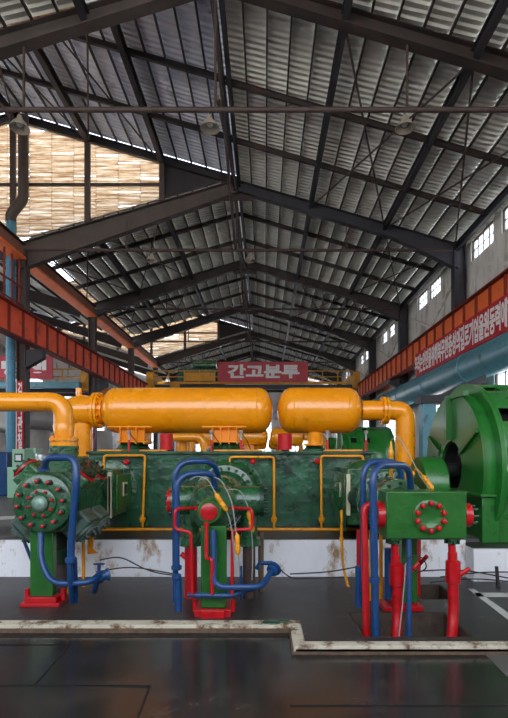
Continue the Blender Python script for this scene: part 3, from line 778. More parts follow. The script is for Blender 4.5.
# foreground pipe into cylinder one
dF = 5.95
zf_ = Z(402, dF)
t = thing('yellow_elbow_pipe', 'yellow pipe entering from the left edge and bending down onto the left cylinder', 'pipe', (X(64, dF), dF, Z(455, dF)))
MB().tube([(X(-70, dF), dF, zf_), (X(64, dF), dF, zf_), (X(64, dF), dF, Z(433, dF))], .118, bend=.36, seg=28, n=10).build('elbow', yellow, t)
MB().lathe((X(64, dF), dF, Z(424, dF)), (0, 0, -1), [(.118, 0), (.128, .03), (.11, .16), (.11, .2)], 28).build('reducer', yellow, t)
m = MB().cyl((X(64, dF), dF, Z(441, dF)), (X(64, dF), dF, Z(438.5, dF)), .17).cyl((X(64, dF), dF, Z(446, dF)), (X(64, dF), dF, Z(442, dF)), .165)
bolts_ring(m, (X(64, dF), dF, Z(444, dF)), (0, 0, 1), .145, 14, .012, .1)
m.build('flange', yellow, t)

# yellow small pipework on the crankcase
yp = YF-.09
def pp(px, py, y=yp): return (X(px, y), y, Z(py, y))
tag(MB().tube([pp(80, 529.5), pp(356, 529.5)], .028).build('oil_line', yellow_p), 'yellow horizontal oil pipe along the foot of the crankcase', 'pipe')
for i, (pts, nm) in enumerate(((((104, 470), (104, 455.5), (145, 455.5), (142.5, 528)), 'left'), (((230, 470), (230, 457), (274, 457), (274, 528)), 'middle'), (((363, 468), (363, 456), (321, 456), (321.5, 528)), 'right'))):
    t = thing('oil_line', 'thin yellow oil pipe loop on the crankcase face, %s of the three' % nm, 'pipe', pp(pts[-1][0], 528))
    MB().tube([pp(*p) for p in pts], .02, bend=.05).build('pipe', yellow_p, t)
    q = pp(pts[-1][0], 519)
    MB().lathe(q, (0, 0, 1), [(.02, -.05), (.04, -.05), (.04, -.02), (.05, -.02), (.05, .02), (.03, .03), (.03, .06)], 12).build('union', yellow_p, t)
# red cups and thermometers on the top
for px, w, nm in ((166.5, 6.3, 'left'), (285, 7.2, 'right')):
    y = 7.8
    t = thing('red_breather', 'red breather cap on top of the crankcase, %s one' % nm, 'cap', (X(px, y), y, 1.76))
    MB().lathe((X(px, y), y, Z(451, y)+.02), (0, 0, 1), [(w/61.5, 0), (w/61.5*1.02, .25), (w/61.5*.9, .262), (w/61.5*.88, .22)], 24).build('cap', red, t)
    MB().cyl((X(px, y), y, 1.76), (X(px, y), y, 1.82), .06).build('neck', green_d, t)
for px, nm in ((129, 'by the left saddle'), (211.5, 'left of the middle saddle'), (241, 'right of the middle saddle'), (327.5, 'below the right tank'), (366, 'beside the green motor behind')):
    y = 7.75
    t = thing('thermometer', 'red and silver thermometer standing on the crankcase ' + nm, 'thermometer', (X(px, y), y, 1.76))
    MB().cyl((X(px, y), y, 1.76), (X(px, y), y, Z(440, y)), .02).build('red_sleeve', red, t)
    MB().cyl((X(px, y), y, Z(440, y)), (X(px, y), y, Z(434, y)), .014).lathe((X(px, y), y, Z(434, y)), (0, 0, 1), [(.02, 0), (.035, .02), (.035, .05), (.02, .06)], 12).build('head', chrome, t)
    if px < 300: MB().tube([(X(px, y)+.02, y, Z(434, y)), (X(px, y)+.1, y+.05, Z(441, y)), (X(px, y)+.16, y+.1, 1.77)], .008, seg=6).build('cable', cable_d, t)

# ---- cylinder one (left, big bolted head)
a1 = (-2.46, 1.17)
t = thing('compressor_cylinder', 'big green compressor cylinder with round red bolted head at the left', 'compressor cylinder', (a1[0], 5.9, 0)); CY1 = t
def oct_(cx, cz, w, ch): return [(cx-w, cz-ch), (cx-ch, cz-w), (cx+ch, cz-w), (cx+w, cz-ch), (cx+w, cz+ch), (cx+ch, cz+w), (cx-ch, cz+w), (cx-w, cz+ch)]
MB().prism(oct_(a1[0], a1[1], .34, .18), 'y', 5.4, 6.2).build('body', green, t, bevel=.02)
MB().lathe((a1[0], 6.15, a1[1]), (0, 1, 0), [(.33, 0), (.33, .1), (.26, .12), (.26, 1.35), (.36, 1.37), (.45, 1.39), (.45, 1.45)], 40).build('barrel', green, t)
MB().box(X(55, 5.9)-.0, a1[0]+.2, 5.7, 6.2, a1[1]+.3, Z(456, 5.95)).build('top_block', green, t, bevel=.02)
m = MB().cyl((X(64, dF), dF, Z(455, dF)), (X(64, dF), dF, Z(451, dF)), .175).cyl((X(64, dF), dF, Z(450, dF)), (X(64, dF), dF, Z(446.2, dF)), .175)
bolts_ring(m, (X(64, dF), dF, Z(456, dF)), (0, 0, 1), .15, 14, .012, .13)
m.build('top_flange', green, t)
hd = MB().lathe((a1[0], 5.4, a1[1]), (0, -1, 0), [(.34, 0), (.34, .025), (.325, .04), (.325, .1), (.3, .115), (.17, .115), (.165, .14), (.15, .15), (.1, .15), (.09, .165), (.06, .19), (.02, .2)], 48).build('cylinder_head', green, t)
MB().lathe((a1[0], 5.4-.148, a1[1]), (0, -1, 0), [(.095, 0), (.085, .03), (.055, .055), (.02, .065)], 28).build('silver_dome', domem, t, label='worn silvery dome')
for k in range(12):
    q = 2*PI*k/12+.13; p = (a1[0]+.25*math.cos(q), a1[1]+.25*math.sin(q))
    b_ = MB().lathe((p[0], 5.29, p[1]), (0, -1, 0), [(.03, 0), (.03, .035), (.018, .04), (.018, .06)], 6).build('bolt', green_d, t)
    MB().lathe((p[0], 5.235, p[1]), (0, -1, 0), [(.019, 0), (.019, .02), (.01, .026)], 10).build('bolt_tip', red, b_, label='red bolt tip')
for k in range(8):
    q = 2*PI*k/8+.3; p = (a1[0]+.135*math.cos(q), a1[1]+.135*math.sin(q))
    MB().lathe((p[0], 5.25, p[1]), (0, -1, 0), [(.017, 0), (.017, .022), (.01, .028)], 8).build('small_bolt', red, t)
def port(parent, cx, cz, y, ang, rad, reach, mat, fm, nm='valve_port'):
    d = Vector((math.cos(ang), 0, math.sin(ang))); c = Vector((cx, y, cz))
    MB().bar(c+d*.15, c+d*(reach-.02), rad*1.95, rad*1.95, up=(0, 1, 0)).build(nm, mat, parent, bevel=.03)
    MB().cyl(c+d*(reach-.025), c+d*(reach+.0), rad*1.02, seg=28).build('port_flange', fm, parent)
    f = MB().cyl(c+d*reach, c+d*(reach+.03), rad*.86, seg=28)
    bolts_ring(f, c+d*(reach+.025), d, rad*.7, 8, .016, .035)
    f.build('port_cover', green_d if mat is green else mat, parent)
for y in (5.66, 6.04):
    port(t, a1[0], a1[1], y, 3*PI/4, .155, .52, green, red)
    port(t, a1[0], a1[1], y, PI/4, .155, .49, green, red)
    port(t, a1[0], a1[1], y, 5*PI/4, .17, .53, greyg, greyg)
    port(t, a1[0], a1[1], y, -PI/4, .17, .53, greyg, greyg)
# crosshead guide
g0 = X(112, 6.6)
MB().box(g0-.75, g0, 6.62, YF, .84, 1.5).build('crosshead_guide', green, t, bevel=.02)
MB().box(g0-.05, g0+.0, 6.56, 6.6, Z(518, 6.6), Z(472, 6.6)).build('guide_frame', cream, t)
MB().box(g0-.035, g0-.012, 6.55, 6.56, Z(514, 6.6), Z(476, 6.6)).build('guide_slot', dark, t)
MB().box(g0, g0+.03, 6.75, 7.45, .93, 1.42).build('side_door', green_b, t, bevel=.01)
MB().box(g0+.03, g0+.045, 7.0, 7.2, 1.1, 1.3).build('door_frame', cream, t)
MB().box(g0+.045, g0+.05, 7.03, 7.17, 1.13, 1.27).build('door_glass', green_d, t)
# support post
MB().box(-2.66, -2.4, 5.43, 5.53, .1, .85).build('support_post', green_b, t, bevel=.008)
MB().box(-2.74, -2.3, 5.36, 5.6, 0, .04).box(-2.7, -2.34, 5.38, 5.58, .04, .1).build('base_plate', red, t, bevel=.006)
for x in (-2.72, -2.31):
    MB().cyl((x, 5.5, .03), (x, 5.5, .17), .03, seg=10).build('anchor_bolt', red, t)
MB().lathe((X(62, 6.2), 6.2, .3), (0, 0, 1), [(.1, 0), (.1, .15), (.16, .16), (.16, .2), (.11, .22), (.11, .5)], 24).build('drain_stub', green_d, t)
tag(MB().cyl((X(62, 6.2), 6.2, 0), (X(62, 6.2), 6.2, .3), .09).build('iron_pipe', rustpost), 'brown iron pipe standing behind the left support post', 'pipe')

# ---- cylinder two (middle)
a2 = (X(228, YF), 1.1)
a2 = (-.58, 1.11)
t = thing('compressor_cylinder', 'middle green compressor cylinder with small red capped nose', 'compressor cylinder', (a2[0], 5.9, 0)); CY2 = t
MB().lathe((a2[0], YF, a2[1]), (0, -1, 0), [(.56, 0), (.56, .06), (.5, .09), (.46, .14), (.42, .4), (.42, .55), (.44, .56), (.44, .64), (.36, .66), (.3, .8), (.3, 1.35)], 44).build('body', green, t)
m = MB(); bolts_ring(m, (a2[0], 7.53, a2[1]), (0, -1, 0), .525, 26, .02, .05); bolts_ring(m, (a2[0], 6.96, a2[1]), (0, -1, 0), .4, 22, .02, .06)
m.build('flange_bolt', green_d, t)
MB().lathe((a2[0], 6.3, a2[1]), (0, -1, 0), [(.3, 0), (.33, .02), (.33, .5), (.3, .55), (.27, .6), (.27, .9), (.25, .98)], 36).build('front_block', green, t)
m = MB().lathe((a2[0], 5.4, a2[1]), (0, -1, 0), [(.275, -.1), (.275, 0), (.25, .03), (.16, .05)], 36)
for k_ in range(11):
    q_ = 2*PI*k_/11+.2
    MB().lathe((a2[0]+.22*math.cos(q_), 5.39, a2[1]+.22*math.sin(q_)), (0, -1, 0), [(.03, 0), (.03, .05), (.018, .055), (.018, .08)], 6).build('head_bolt', green_d, t)
m.build('cylinder_head', green, t)
MB().lathe((a2[0], 5.4, a2[1]), (0, -1, 0), [(.14, 0), (.135, .3), (.125, .4), (.115, .42)], 32).build('nose', green_b, t)
MB().lathe((a2[0], 4.985, a2[1]), (0, -1, 0), [(.092, 0), (.09, .02), (.07, .03)], 28).build('nose_cap', red, t, label='bright red nose cap')
for sx, fm in ((-1, red), (1, green_d)):
    e = a2[0]+sx*.52
    MB().cyl((a2[0], 5.75, 1.15), (e, 5.75, 1.15), .18, seg=32).build('side_port', green, t)
    f = MB().cyl((e, 5.75, 1.15), (e+sx*.045, 5.75, 1.15), .145 if sx < 0 else .19, seg=32)
    bolts_ring(f, (e+sx*.04, 5.75, 1.15), (sx, 0, 0), .11 if sx < 0 else .15, 10, .016, .03 if sx < 0 else .05)
    f.build('port_flange', fm, t)
for px, fm in ((191, red), (249, rustpost)):
    xx = X(px, 5.75)
    MB().lathe((xx, 5.75, Z(545, 5.75)), (0, 0, 1), [(.14, 0), (.14, .04), (.135, .045), (.135, .09), (.1, .1), (.1, .4)], 28).build('bottom_flange', green, t)
tag(MB().cyl((X(191, 5.75), 5.75, -.0), (X(191, 5.75), 5.75, Z(545, 5.75)), .075).cyl((X(191, 5.75)-.0, 5.75, .42), (X(191, 5.75)-.12, 5.75, .52), .03).build('red_pipe', red), 'thick red upright pipe under the left side of the middle cylinder', 'pipe')
tag(MB().cyl((X(249, 5.75), 5.75, -.0), (X(249, 5.75), 5.75, Z(545, 5.75)), .075).build('iron_pipe', rustpost), 'dull brown upright pipe under the right side of the middle cylinder', 'pipe')
tag(MB().cyl((X(261, 6.0), 6.0, -.0), (X(261, 6.0), 6.0, .75), .035).build('iron_pipe', kerbf), 'thin rusty upright pipe right of the brown pipe', 'pipe')
MB().box(-.68, -.41, 5.08, 5.18, .08, .95).build('support_post', green_b, t, bevel=.008)
MB().box(-.74, -.36, 5.03, 5.4, 0, .075).box(-.66, -.42, 4.98, 5.04, .0, .085).build('base_plate', red, t, bevel=.005)
for x in (-.75, -.34): MB().cyl((x, 5.12, .03), (x, 5.12, .16), .025, seg=10).build('anchor_bolt', red, t)

# ---- cylinder three (right, block head)
t = thing('compressor_cylinder', 'right compressor cylinder ending in a bright green square block', 'compressor cylinder', (1.5, 5.9, 0)); CY3 = t
d3 = 4.7
bx0, bx1, bz0, bz1 = X(386, d3), X(467, d3), Z(539, d3), Z(491.5, d3)
MB().box(bx0, bx1, d3, d3+.34, bz0, bz1).build('head_block', green_b, t, bevel=.012)
fc = (X(429.4, d3), Z(516.5, d3))
MB().lathe((fc[0], d3, fc[1]), (0, -1, 0), [(.165, 0), (.165, .02), (.15, .028), (.1, .028), (.09, .022)], 40).build('cover_plate', green_b, t)
for k in range(10):
    q = 2*PI*k/10+.31
    MB().lathe((fc[0]+.133*math.cos(q), d3-.025, fc[1]+.133*math.sin(q)), (0, -1, 0), [(.027, 0), (.028, .035), (.02, .048), (.006, .052)], 14).build('cap_nut', red, t, label='red domed nut')
for sx, xx, r_ in ((-1, bx0, .125), (1, bx1, .12)):
    f = MB().cyl((xx, d3+.12, fc[1]), (xx+sx*.07, d3+.12, fc[1]), r_, seg=32).build('side_flange', red, t)
    s_ = MB(); bolts_ring(s_, (xx+sx*.06, d3+.12, fc[1]), (sx, 0, 0), .09, 8, .011, .07); s_.build('stud', greyg, f)
MB().lathe((1.5, 5.0, 1.13), (0, 1, 0), [(.2, 0), (.22, .3), (.3, .35), (.3, .9), (.36, .92), (.36, 1.0), (.3, 1.02), (.3, 1.6), (.4, 1.65), (.42, 1.9), (.5, 2.0), (.5, 2.6)], 40).build('body', green, t)
m = MB(); bolts_ring(m, (1.5, 5.9, 1.13), (0, -1, 0), .33, 16, .018, .06); bolts_ring(m, (1.5, 5.34, 1.13), (0, -1, 0), .26, 12, .018, .06); m.build('flange_bolt', green_d, t)
g3 = X(345, 6.7)
MB().box(g3, 1.9, 6.5, YF, .75, 1.52).build('crosshead_guide', green, t, bevel=.02)
MB().box(g3-.03, g3, 6.6, 7.5, Z(530, 6.7), Z(474, 6.7)).build('side_door', green, t, bevel=.01)
MB().box(g3-.02, g3+.03, 6.45, 6.5, Z(515, 6.5), Z(474, 6.5)).build('guide_frame', cream, t)
MB().box(g3-.045, g3-.03, 6.9, 7.1, 1.1, 1.3).build('door_frame', cream, t)
MB().lathe((g3+.12, 6.5, 1.13), (0, -1, 0), [(.13, 0), (.13, .1), (.11, .12)], 28).build('round_cover', green_d, t)
MB().box(1.49, 1.66, 5.22, 5.42, .08, .95).build('support_post', green_b, t, bevel=.008)
MB().box(1.29, 1.72, 5.21, 5.5, 0, .05).box(1.38, 1.66, 5.22, 5.48, .05, .1).build('base_plate', red, t, bevel=.006)
for px in (393.5, 452):
    f = MB().lathe((X(px, d3+.1), d3+.1, bz0+.01), (0, 0, -1), [(.085, 0), (.085, .03), (.06, .035), (.06, .07)], 24)
    bolts_ring(f, (X(px, d3+.1), d3+.1, bz0-.02), (0, 0, -1), .068, 8, .012, .04)
    f.build('bottom_flange', green, t)
# red discharge pipes under the block
def red_leg(px, pxc, pyc0, pyc1, pxb, lab, side):
    y = d3+.1
    z0 = bz0-.05
    t = thing('red_discharge_pipe', lab, 'pipe', (X(pxb, y), y-.1, -.38))
    MB().tube([(X(px, y), y, z0), (X(px+1, y), y, Z(pyc0-2, y))], .036, seg=20).lathe((X(px+1, y), y, Z(pyc0-8, y)), (0, 0, -1), [(.036, 0), (.046, .005), (.046, .1)], 20).build('neck', red, t)
    MB().lathe((X(pxc, y), y, Z(pyc0, y)), (0, 0, -1), [(.05, 0), (.072, .012), (.074, .2), (.07, (pyc1-pyc0)/102.0), (.05, (pyc1-pyc0)/102.0+.01)], 24).build('coupling', red, t)
    MB().tube([(X(pxc, y), y, Z(pyc1, y)), (X(pxc+.5, y), y, Z(pyc1+25, y)), (X(pxb+1, y), y-.06, Z(630, y)), (X(pxb-4, y), y-.1, -.38)], .052, bend=.15, seg=20).build('pipe', red, t)
    MB().tube([(X(pxc+4, y), y-.02, Z(pyc1-7, y)), (X(pxc+20 if side else pxc+14, y), y-.06, Z(pyc1-24 if side else pyc1-16, y))], .022, seg=12).build('angle_stub', red, t)
    return t
red_leg(394.5, 397, 563, 586, 394, 'thick red pipe with coupling below the left side of the green block', True)
red_leg(451.5, 453, 560, 583, 449, 'thick red pipe with coupling below the right side of the green block', False)
def seq(pts): return [(X(px, y), y, Z(py, y)) for px, py, y in pts]
tag(MB().tube(seq([(381, 504.5, 4.85), (364, 504.5, 4.85), (366.5, 640, 4.7)]), .036, bend=.1, seg=16).build('red_pipe', red), 'red pipe bending from the left flange of the green block down into the pit', 'pipe')
tag(MB().tube(seq([(363, 600, 5.2), (363, 461.5, 5.2), (400, 461.5, 5.4), (402, 490, 5.5)]), .034, bend=.2, seg=16).build('blue_pipe', blue), 'outer blue hoop pipe behind the green block', 'pipe')
m = MB().tube(seq([(376, 645, 4.55), (372.5, 465, 4.55), (409, 465, 5.0), (411, 492, 5.2)]), .036, bend=.2, seg=16)
m.lathe((X(374.5, 4.55), 4.55, Z(580, 4.55)), (0, 0, 1), [(.05, -.02), (.05, .02)], 12)
tag(m.build('blue_pipe', blue), 'nearest blue hoop pipe rising out of the pit left of the green block', 'pipe')
tag(MB().tube(seq([(359, 606, 5.25), (359, 566, 5.25)]), .042, seg=14).build('blue_pipe', blue), 'short thick blue upright pipe left of the pit', 'pipe')
tag(MB().tube(seq([(388, 600, 5.4), (388, 548, 5.4)]), .04, seg=14).build('blue_pipe', blue), 'short blue upright pipe behind the left red discharge pipe', 'pipe')
tag(MB().tube(seq([(409, 645, 4.6), (409, 535, 4.75)]), .026, seg=14).build('blue_pipe', blue), 'thin blue upright pipe between the two red discharge pipes', 'pipe')
tag(MB().tube(seq([(360, 565, 5.3), (360, 530, 5.3)]), .04, seg=14).build('red_pipe', red), 'short dark red pipe behind the blue pipes left of the pit', 'pipe')
tag(MB().tube(seq([(416, 606, 5.9), (417, 540, 5.9)]), .05, seg=14).tube(seq([(418, 566, 5.9), (427, 556, 5.8)]), .025, seg=10).build('red_pipe', red), 'red upright pipe with slanted stub behind the right support post', 'pipe')
for i, (px, y) in enumerate(((371, 5.6), (381, 5.6), (402, 5.8))):
    tag(MB().tube(seq([(px, 604, y), (px, 530, y)]), .022, seg=10).build('yellow_drain', yellow_p), 'thin yellow upright pipe behind the right cylinder, %s of three' % ('left', 'middle', 'right')[i], 'pipe')
m = MB().tube(seq([(341.5, 510, 6.4), (341.5, 540, 6.4), (343, 567, 6.4), (348.5, 588, 6.2)]), .018, bend=.1, seg=10).lathe((X(341.5, 6.4), 6.4, Z(539, 6.4)), (0, 0, 1), [(.03, -.02), (.03, .02)], 10)
tag(m.build('yellow_drain', yellow_p), 'thin yellow drain pipe slanting to the floor before the white plinth', 'pipe')

# blue pipes of cylinder one
def wheel(mb, c, ax, r):
    a, b, d = frame(ax); c = Vector(c)
    pts = [c+a*(r*math.cos(2*PI*k/16))+b*(r*math.sin(2*PI*k/16)) for k in range(17)]
    mb.tube(pts, .009, seg=6); mb.bar(c-a*r, c+a*r, .012, .012); mb.bar(c-b*r, c+b*r, .012, .012, up=ax)
    return mb
t = thing('blue_pipe', 'thick blue pipe arching over the red bolted cylinder head', 'pipe', (X(72, 5.1), 5.1, 0))
MB().tube(seq([(44.5, 469, 5.3), (46, 457.5, 5.15), (75.5, 457.5, 5.05), (76.5, 480, 5.0), (71, 545, 5.05), (71, 560, 5.05)]), .038, bend=.16, seg=16).build('pipe', blue, t)
MB().lathe((X(44.5, 5.3), 5.28, Z(471, 5.3)), (0, 0, 1), [(.065, 0), (.065, .025), (.045, .04)], 16).build('collar', blue, t)
MB().lathe((X(71, 5.05), 5.05, Z(563, 5.05)), (0, 0, 1), [(.05, 0), (.06, .01), (.06, .05), (.05, .06)], 14).tube(seq([(69.5, 563, 5.05), (70, 580, 5.05), (73, 602, 5.3)]), .03, seg=12).tube(seq([(75, 562, 5.1), (76, 602, 5.3)]), .024, seg=12).build('lower_pipe', blue, t)
t = thing('blue_pipe', 'blue pipe curving from below the left cylinder head to a hand valve', 'pipe', (X(60, 5.1), 5.15, .3))
MB().tube(seq([(41, 530, 5.35), (41, 562, 5.2), (52, 584, 5.1), (90, 582.5, 5.1), (101, 573, 5.3)]), .033, bend=.14, seg=16).build('pipe', blue, t)
vy = 5.3
MB().lathe(seq([(96, 578, vy)])[0], (.8, .2, .2), [(.05, 0), (.05, .03), (.07, .03), (.07, .06), (.05, .07), (.05, .11), (.07, .12), (.07, .15)], 16).cyl(seq([(99, 578, vy)])[0], seq([(99, 564, vy)])[0], .018).build('valve_body', blue, t)
wheel(MB(), seq([(99, 564, vy)])[0], (0, .15, 1), .055).build('hand_wheel', blue, t)
tag(MB().tube(seq([(94, 592, 5.5), (97, 580, 5.45)]), .03).build('valve_foot', blue), 'short blue stub under the left hand valve', 'pipe')
tag(MB().tube(seq([(24, 541, 5.9), (32, 561, 5.9)]), .02, seg=10).build('blue_pipe', blue), 'short slanting blue pipe left of the green support post', 'pipe')
for i, (px, y) in enumerate(((69, 5.9), (83.5, 6.2))):
    tag(MB().tube(seq([(px, 606 if i == 0 else 598, y), (px, 540, y)]), .022, seg=10).build('yellow_drain', yellow_p), 'thin yellow upright pipe by the left cylinder, %s one' % ('nearer', 'farther')[i], 'pipe')
t = tag(MB().prism([(X(88, 6.3), Z(536, 6.3)), (X(94, 6.3), Z(536, 6.3)), (X(93, 6.3), Z(549, 6.3)), (X(98, 6.3), Z(553, 6.3)), (X(88, 6.3), Z(554, 6.3))], 'y', 6.28, 6.31).build('yellow_rag', yellow_p), 'crumpled yellow painted scrap hanging below the left cylinder', 'scrap')

# blue pipes of cylinder two
t = thing('blue_pipe', 'nearer blue hoop pipe in front of the middle cylinder', 'pipe', (X(177, 4.95), 4.95, 0))
MB().tube(seq([(176.5, 566, 4.95), (176.5, 474, 4.95), (213, 473, 5.1), (215, 487, 5.2)]), .033, bend=.2, seg=16).build('pipe', blue, t)
MB().lathe(seq([(176.5, 568, 4.95)])[0], (0, 0, 1), [(.04, -.02), (.055, -.01), (.055, .02), (.04, .03)], 14).lathe(seq([(176.5, 577, 4.95)])[0], (0, 0, 1), [(.04, -.02), (.05, -.01), (.05, .02), (.04, .03)], 14).build('collar', blue, t)
MB().cyl(seq([(178.5, 611, 4.98)])[0], seq([(178, 578, 4.98)])[0], .038).build('lower_pipe', blue, t)
tag(MB().tube(seq([(175.5, 602, 5.15), (175, 461.5, 5.15), (214, 461, 5.3), (218.5, 478, 5.5)]), .032, bend=.2, seg=16).build('blue_pipe', blue), 'farther blue hoop pipe reaching over the middle cylinder', 'pipe')
t = thing('blue_pipe', 'blue pipe dropping beside the middle post and bending right to a round fitting', 'pipe', (X(230, 4.95), 4.95, 0))
MB().tube(seq([(213.5, 530, 5.0), (213.5, 587, 4.92), (262, 587, 4.92), (274, 567, 5.3)]), .033, bend=.12, seg=16).build('pipe', blue, t)
MB().lathe(seq([(271, 572, 5.2)])[0], (.5, .6, .35), [(.045, 0), (.065, .01), (.065, .05), (.08, .05), (.08, .08), (.05, .09)], 20).tube(seq([(257, 568, 5.4), (260, 563, 5.5), (272, 563, 5.45)]), .025, seg=10).build('fitting', blue, t)
tag(MB().tube(seq([(188, 595, 4.95), (232, 595.5, 4.95), (241, 592, 5.0), (256, 588, 5.1)]), .026, bend=.05, seg=12).build('blue_pipe', blue), 'low horizontal blue pipe across the middle support post', 'pipe')
tag(MB().tube(seq([(241, 600, 5.2), (241, 566, 5.2)]), .016, seg=10).build('blue_pipe', blue), 'thin blue upright pipe right of the middle support post', 'pipe')
for pts, lab in ((((196, 508, 5.1), (175, 509, 4.88), (174.5, 529, 4.88), (191, 532, 4.88), (192.5, 594, 4.9)), 'thin red pipe looping on the left of the middle cylinder nose'),
                 (((233, 508, 5.1), (252, 509, 4.9), (252.5, 529, 4.9), (232.5, 530, 4.9), (232, 594, 4.92)), 'thin red pipe looping on the right of the middle cylinder nose'),
                 (((206.5, 524, 5.0), (206.5, 559, 4.96), (212, 559, 4.92), (212, 594, 4.92)), 'thin red pipe straight below the red nose cap')):
    tag(MB().tube(seq(pts), .017 if 'straight' not in lab else .02, bend=.05, seg=12).lathe(seq([pts[0]])[0], (0, 0, 1), [(.03, -.02), (.03, .02)], 10).build('red_pipe', red), lab, 'pipe')

# cables with yellow connectors
def cab(pts, con, lab, mat=cable):
    t = thing('sensor_cable', lab, 'cable', seq([pts[-1]])[0])
    MB().tube(seq(pts), .006, bend=.12, seg=6).build('wire', mat, t)
    for a, b in con:
        A, B = seq([a])[0], seq([b])[0]
        L_ = (Vector(B)-Vector(A)).length
        MB().lathe(A, Vector(B)-Vector(A), [(.008, 0), (.018, .02), (.026, .03), (.026, L_*.45), (.02, L_*.5), (.026, L_*.55), (.024, L_-.02), (.01, L_)], 12).build('connector', yellow_p, t)
cab([(190, 480, 4.85), (196, 476, 4.85), (207, 478, 4.85), (216, 494, 4.8), (228, 512, 4.8), (233, 535, 4.8), (234, 560, 4.8)], [((215, 493, 4.8), (227, 511, 4.8))], 'grey cable with yellow connector draped over the middle cylinder nose')
cab([(214, 477, 4.9), (221, 480, 4.88), (232, 500, 4.84), (237, 540, 4.8), (240, 575, 4.85)], [((237, 533, 4.8), (238, 555, 4.8))], 'grey cable falling right of the middle cylinder with low yellow connector')
cab([(226, 490, 5.0), (240, 489, 5.0), (250, 510, 5.0), (253, 550, 5.0), (252, 580, 5.0)], [((248, 510, 5.0), (253, 532, 5.0))], 'grey cable hanging before the brown pipe with yellow connector')
cab([(391, 440, 5.6), (398, 436, 5.6), (408, 452, 5.4), (422, 480, 5.2), (430, 490, 5.1)], [((422, 475, 5.1), (433, 489, 5.0))], 'grey cable with fat yellow connector on top of the green block')
cab([(412, 490, 5.2), (413, 474, 5.2), (416, 467, 5.15), (423, 476, 5.1)], [((412.5, 478, 5.2), (413, 471, 5.2))], 'short yellow looped cable on top of the green block', yellow_p)
t = thing('sensor_cable', 'upright yellow sensor rod behind the blue hoops of the right cylinder', 'sensor', seq([(391, 476, 5.6)])[0])
MB().lathe(seq([(391, 477, 5.6)])[0], (0, 0, 1), [(.022, 0), (.022, .16), (.03, .17), (.03, .3), (.02, .33), (.01, .42)], 12).build('rod', yellow_p, t)
cab([(403, 565, 4.5), (410, 556, 4.45), (422, 556, 4.4), (428, 568, 4.4), (418, 573, 4.45), (412, 568, 4.45)], [], 'black cable loop on the left red discharge pipe stub', cable_d)
cab([(406, 563, 4.55), (403, 600, 4.5), (399, 636, 4.5)], [], 'thin pale wire hanging beside the left red discharge pipe')
w = [((100, 560), (120, 556), (150, 572), (178, 576)), ((96, 572), (130, 566), (180, 575)), ((420, 571), (460, 569), (508, 578)), ((440, 577), (480, 572), (520, 572)), ((430, 583), (470, 578), (520, 584)), ((290, 574), (330, 572), (356, 567)), ((276, 565), (290, 579), (345, 577))]
nmw = ['upper loose wire by the left white plinth', 'lower loose wire by the left white plinth', 'top wire sagging before the right plinth corner', 'middle wire before the right plinth corner', 'lowest wire before the right plinth corner', 'short loose wire at the middle foot of the white plinth', 'long loose wire at the middle foot of the white plinth']
for pts, nm in zip(w, nmw):
    tag(MB().tube([(X(a, 6.35), 6.35, max(.015, Z(b, 6.35))) for a, b in pts], .009, bend=.3, seg=6).build('loose_wire', cable_d), 'dark ' + nm, 'wire')
tag(MB().bar((X(498, 6.2), 6.2, 0), (X(496.5, 6.2), 6.2, .26), .04, .03).build('iron_stake', steel), 'short dark iron stake in the floor at the right edge', 'stake')
tag(MB().ball((X(272, 4.78), 4.78, .035), .1, sx=1, sy=.5, sz=.18).ball((X(283, 4.8), 4.8, .045), .07, sx=1, sy=.5, sz=.2).build('green_rag', crank), 'small dark green rag lying on the white kerb', 'rag')

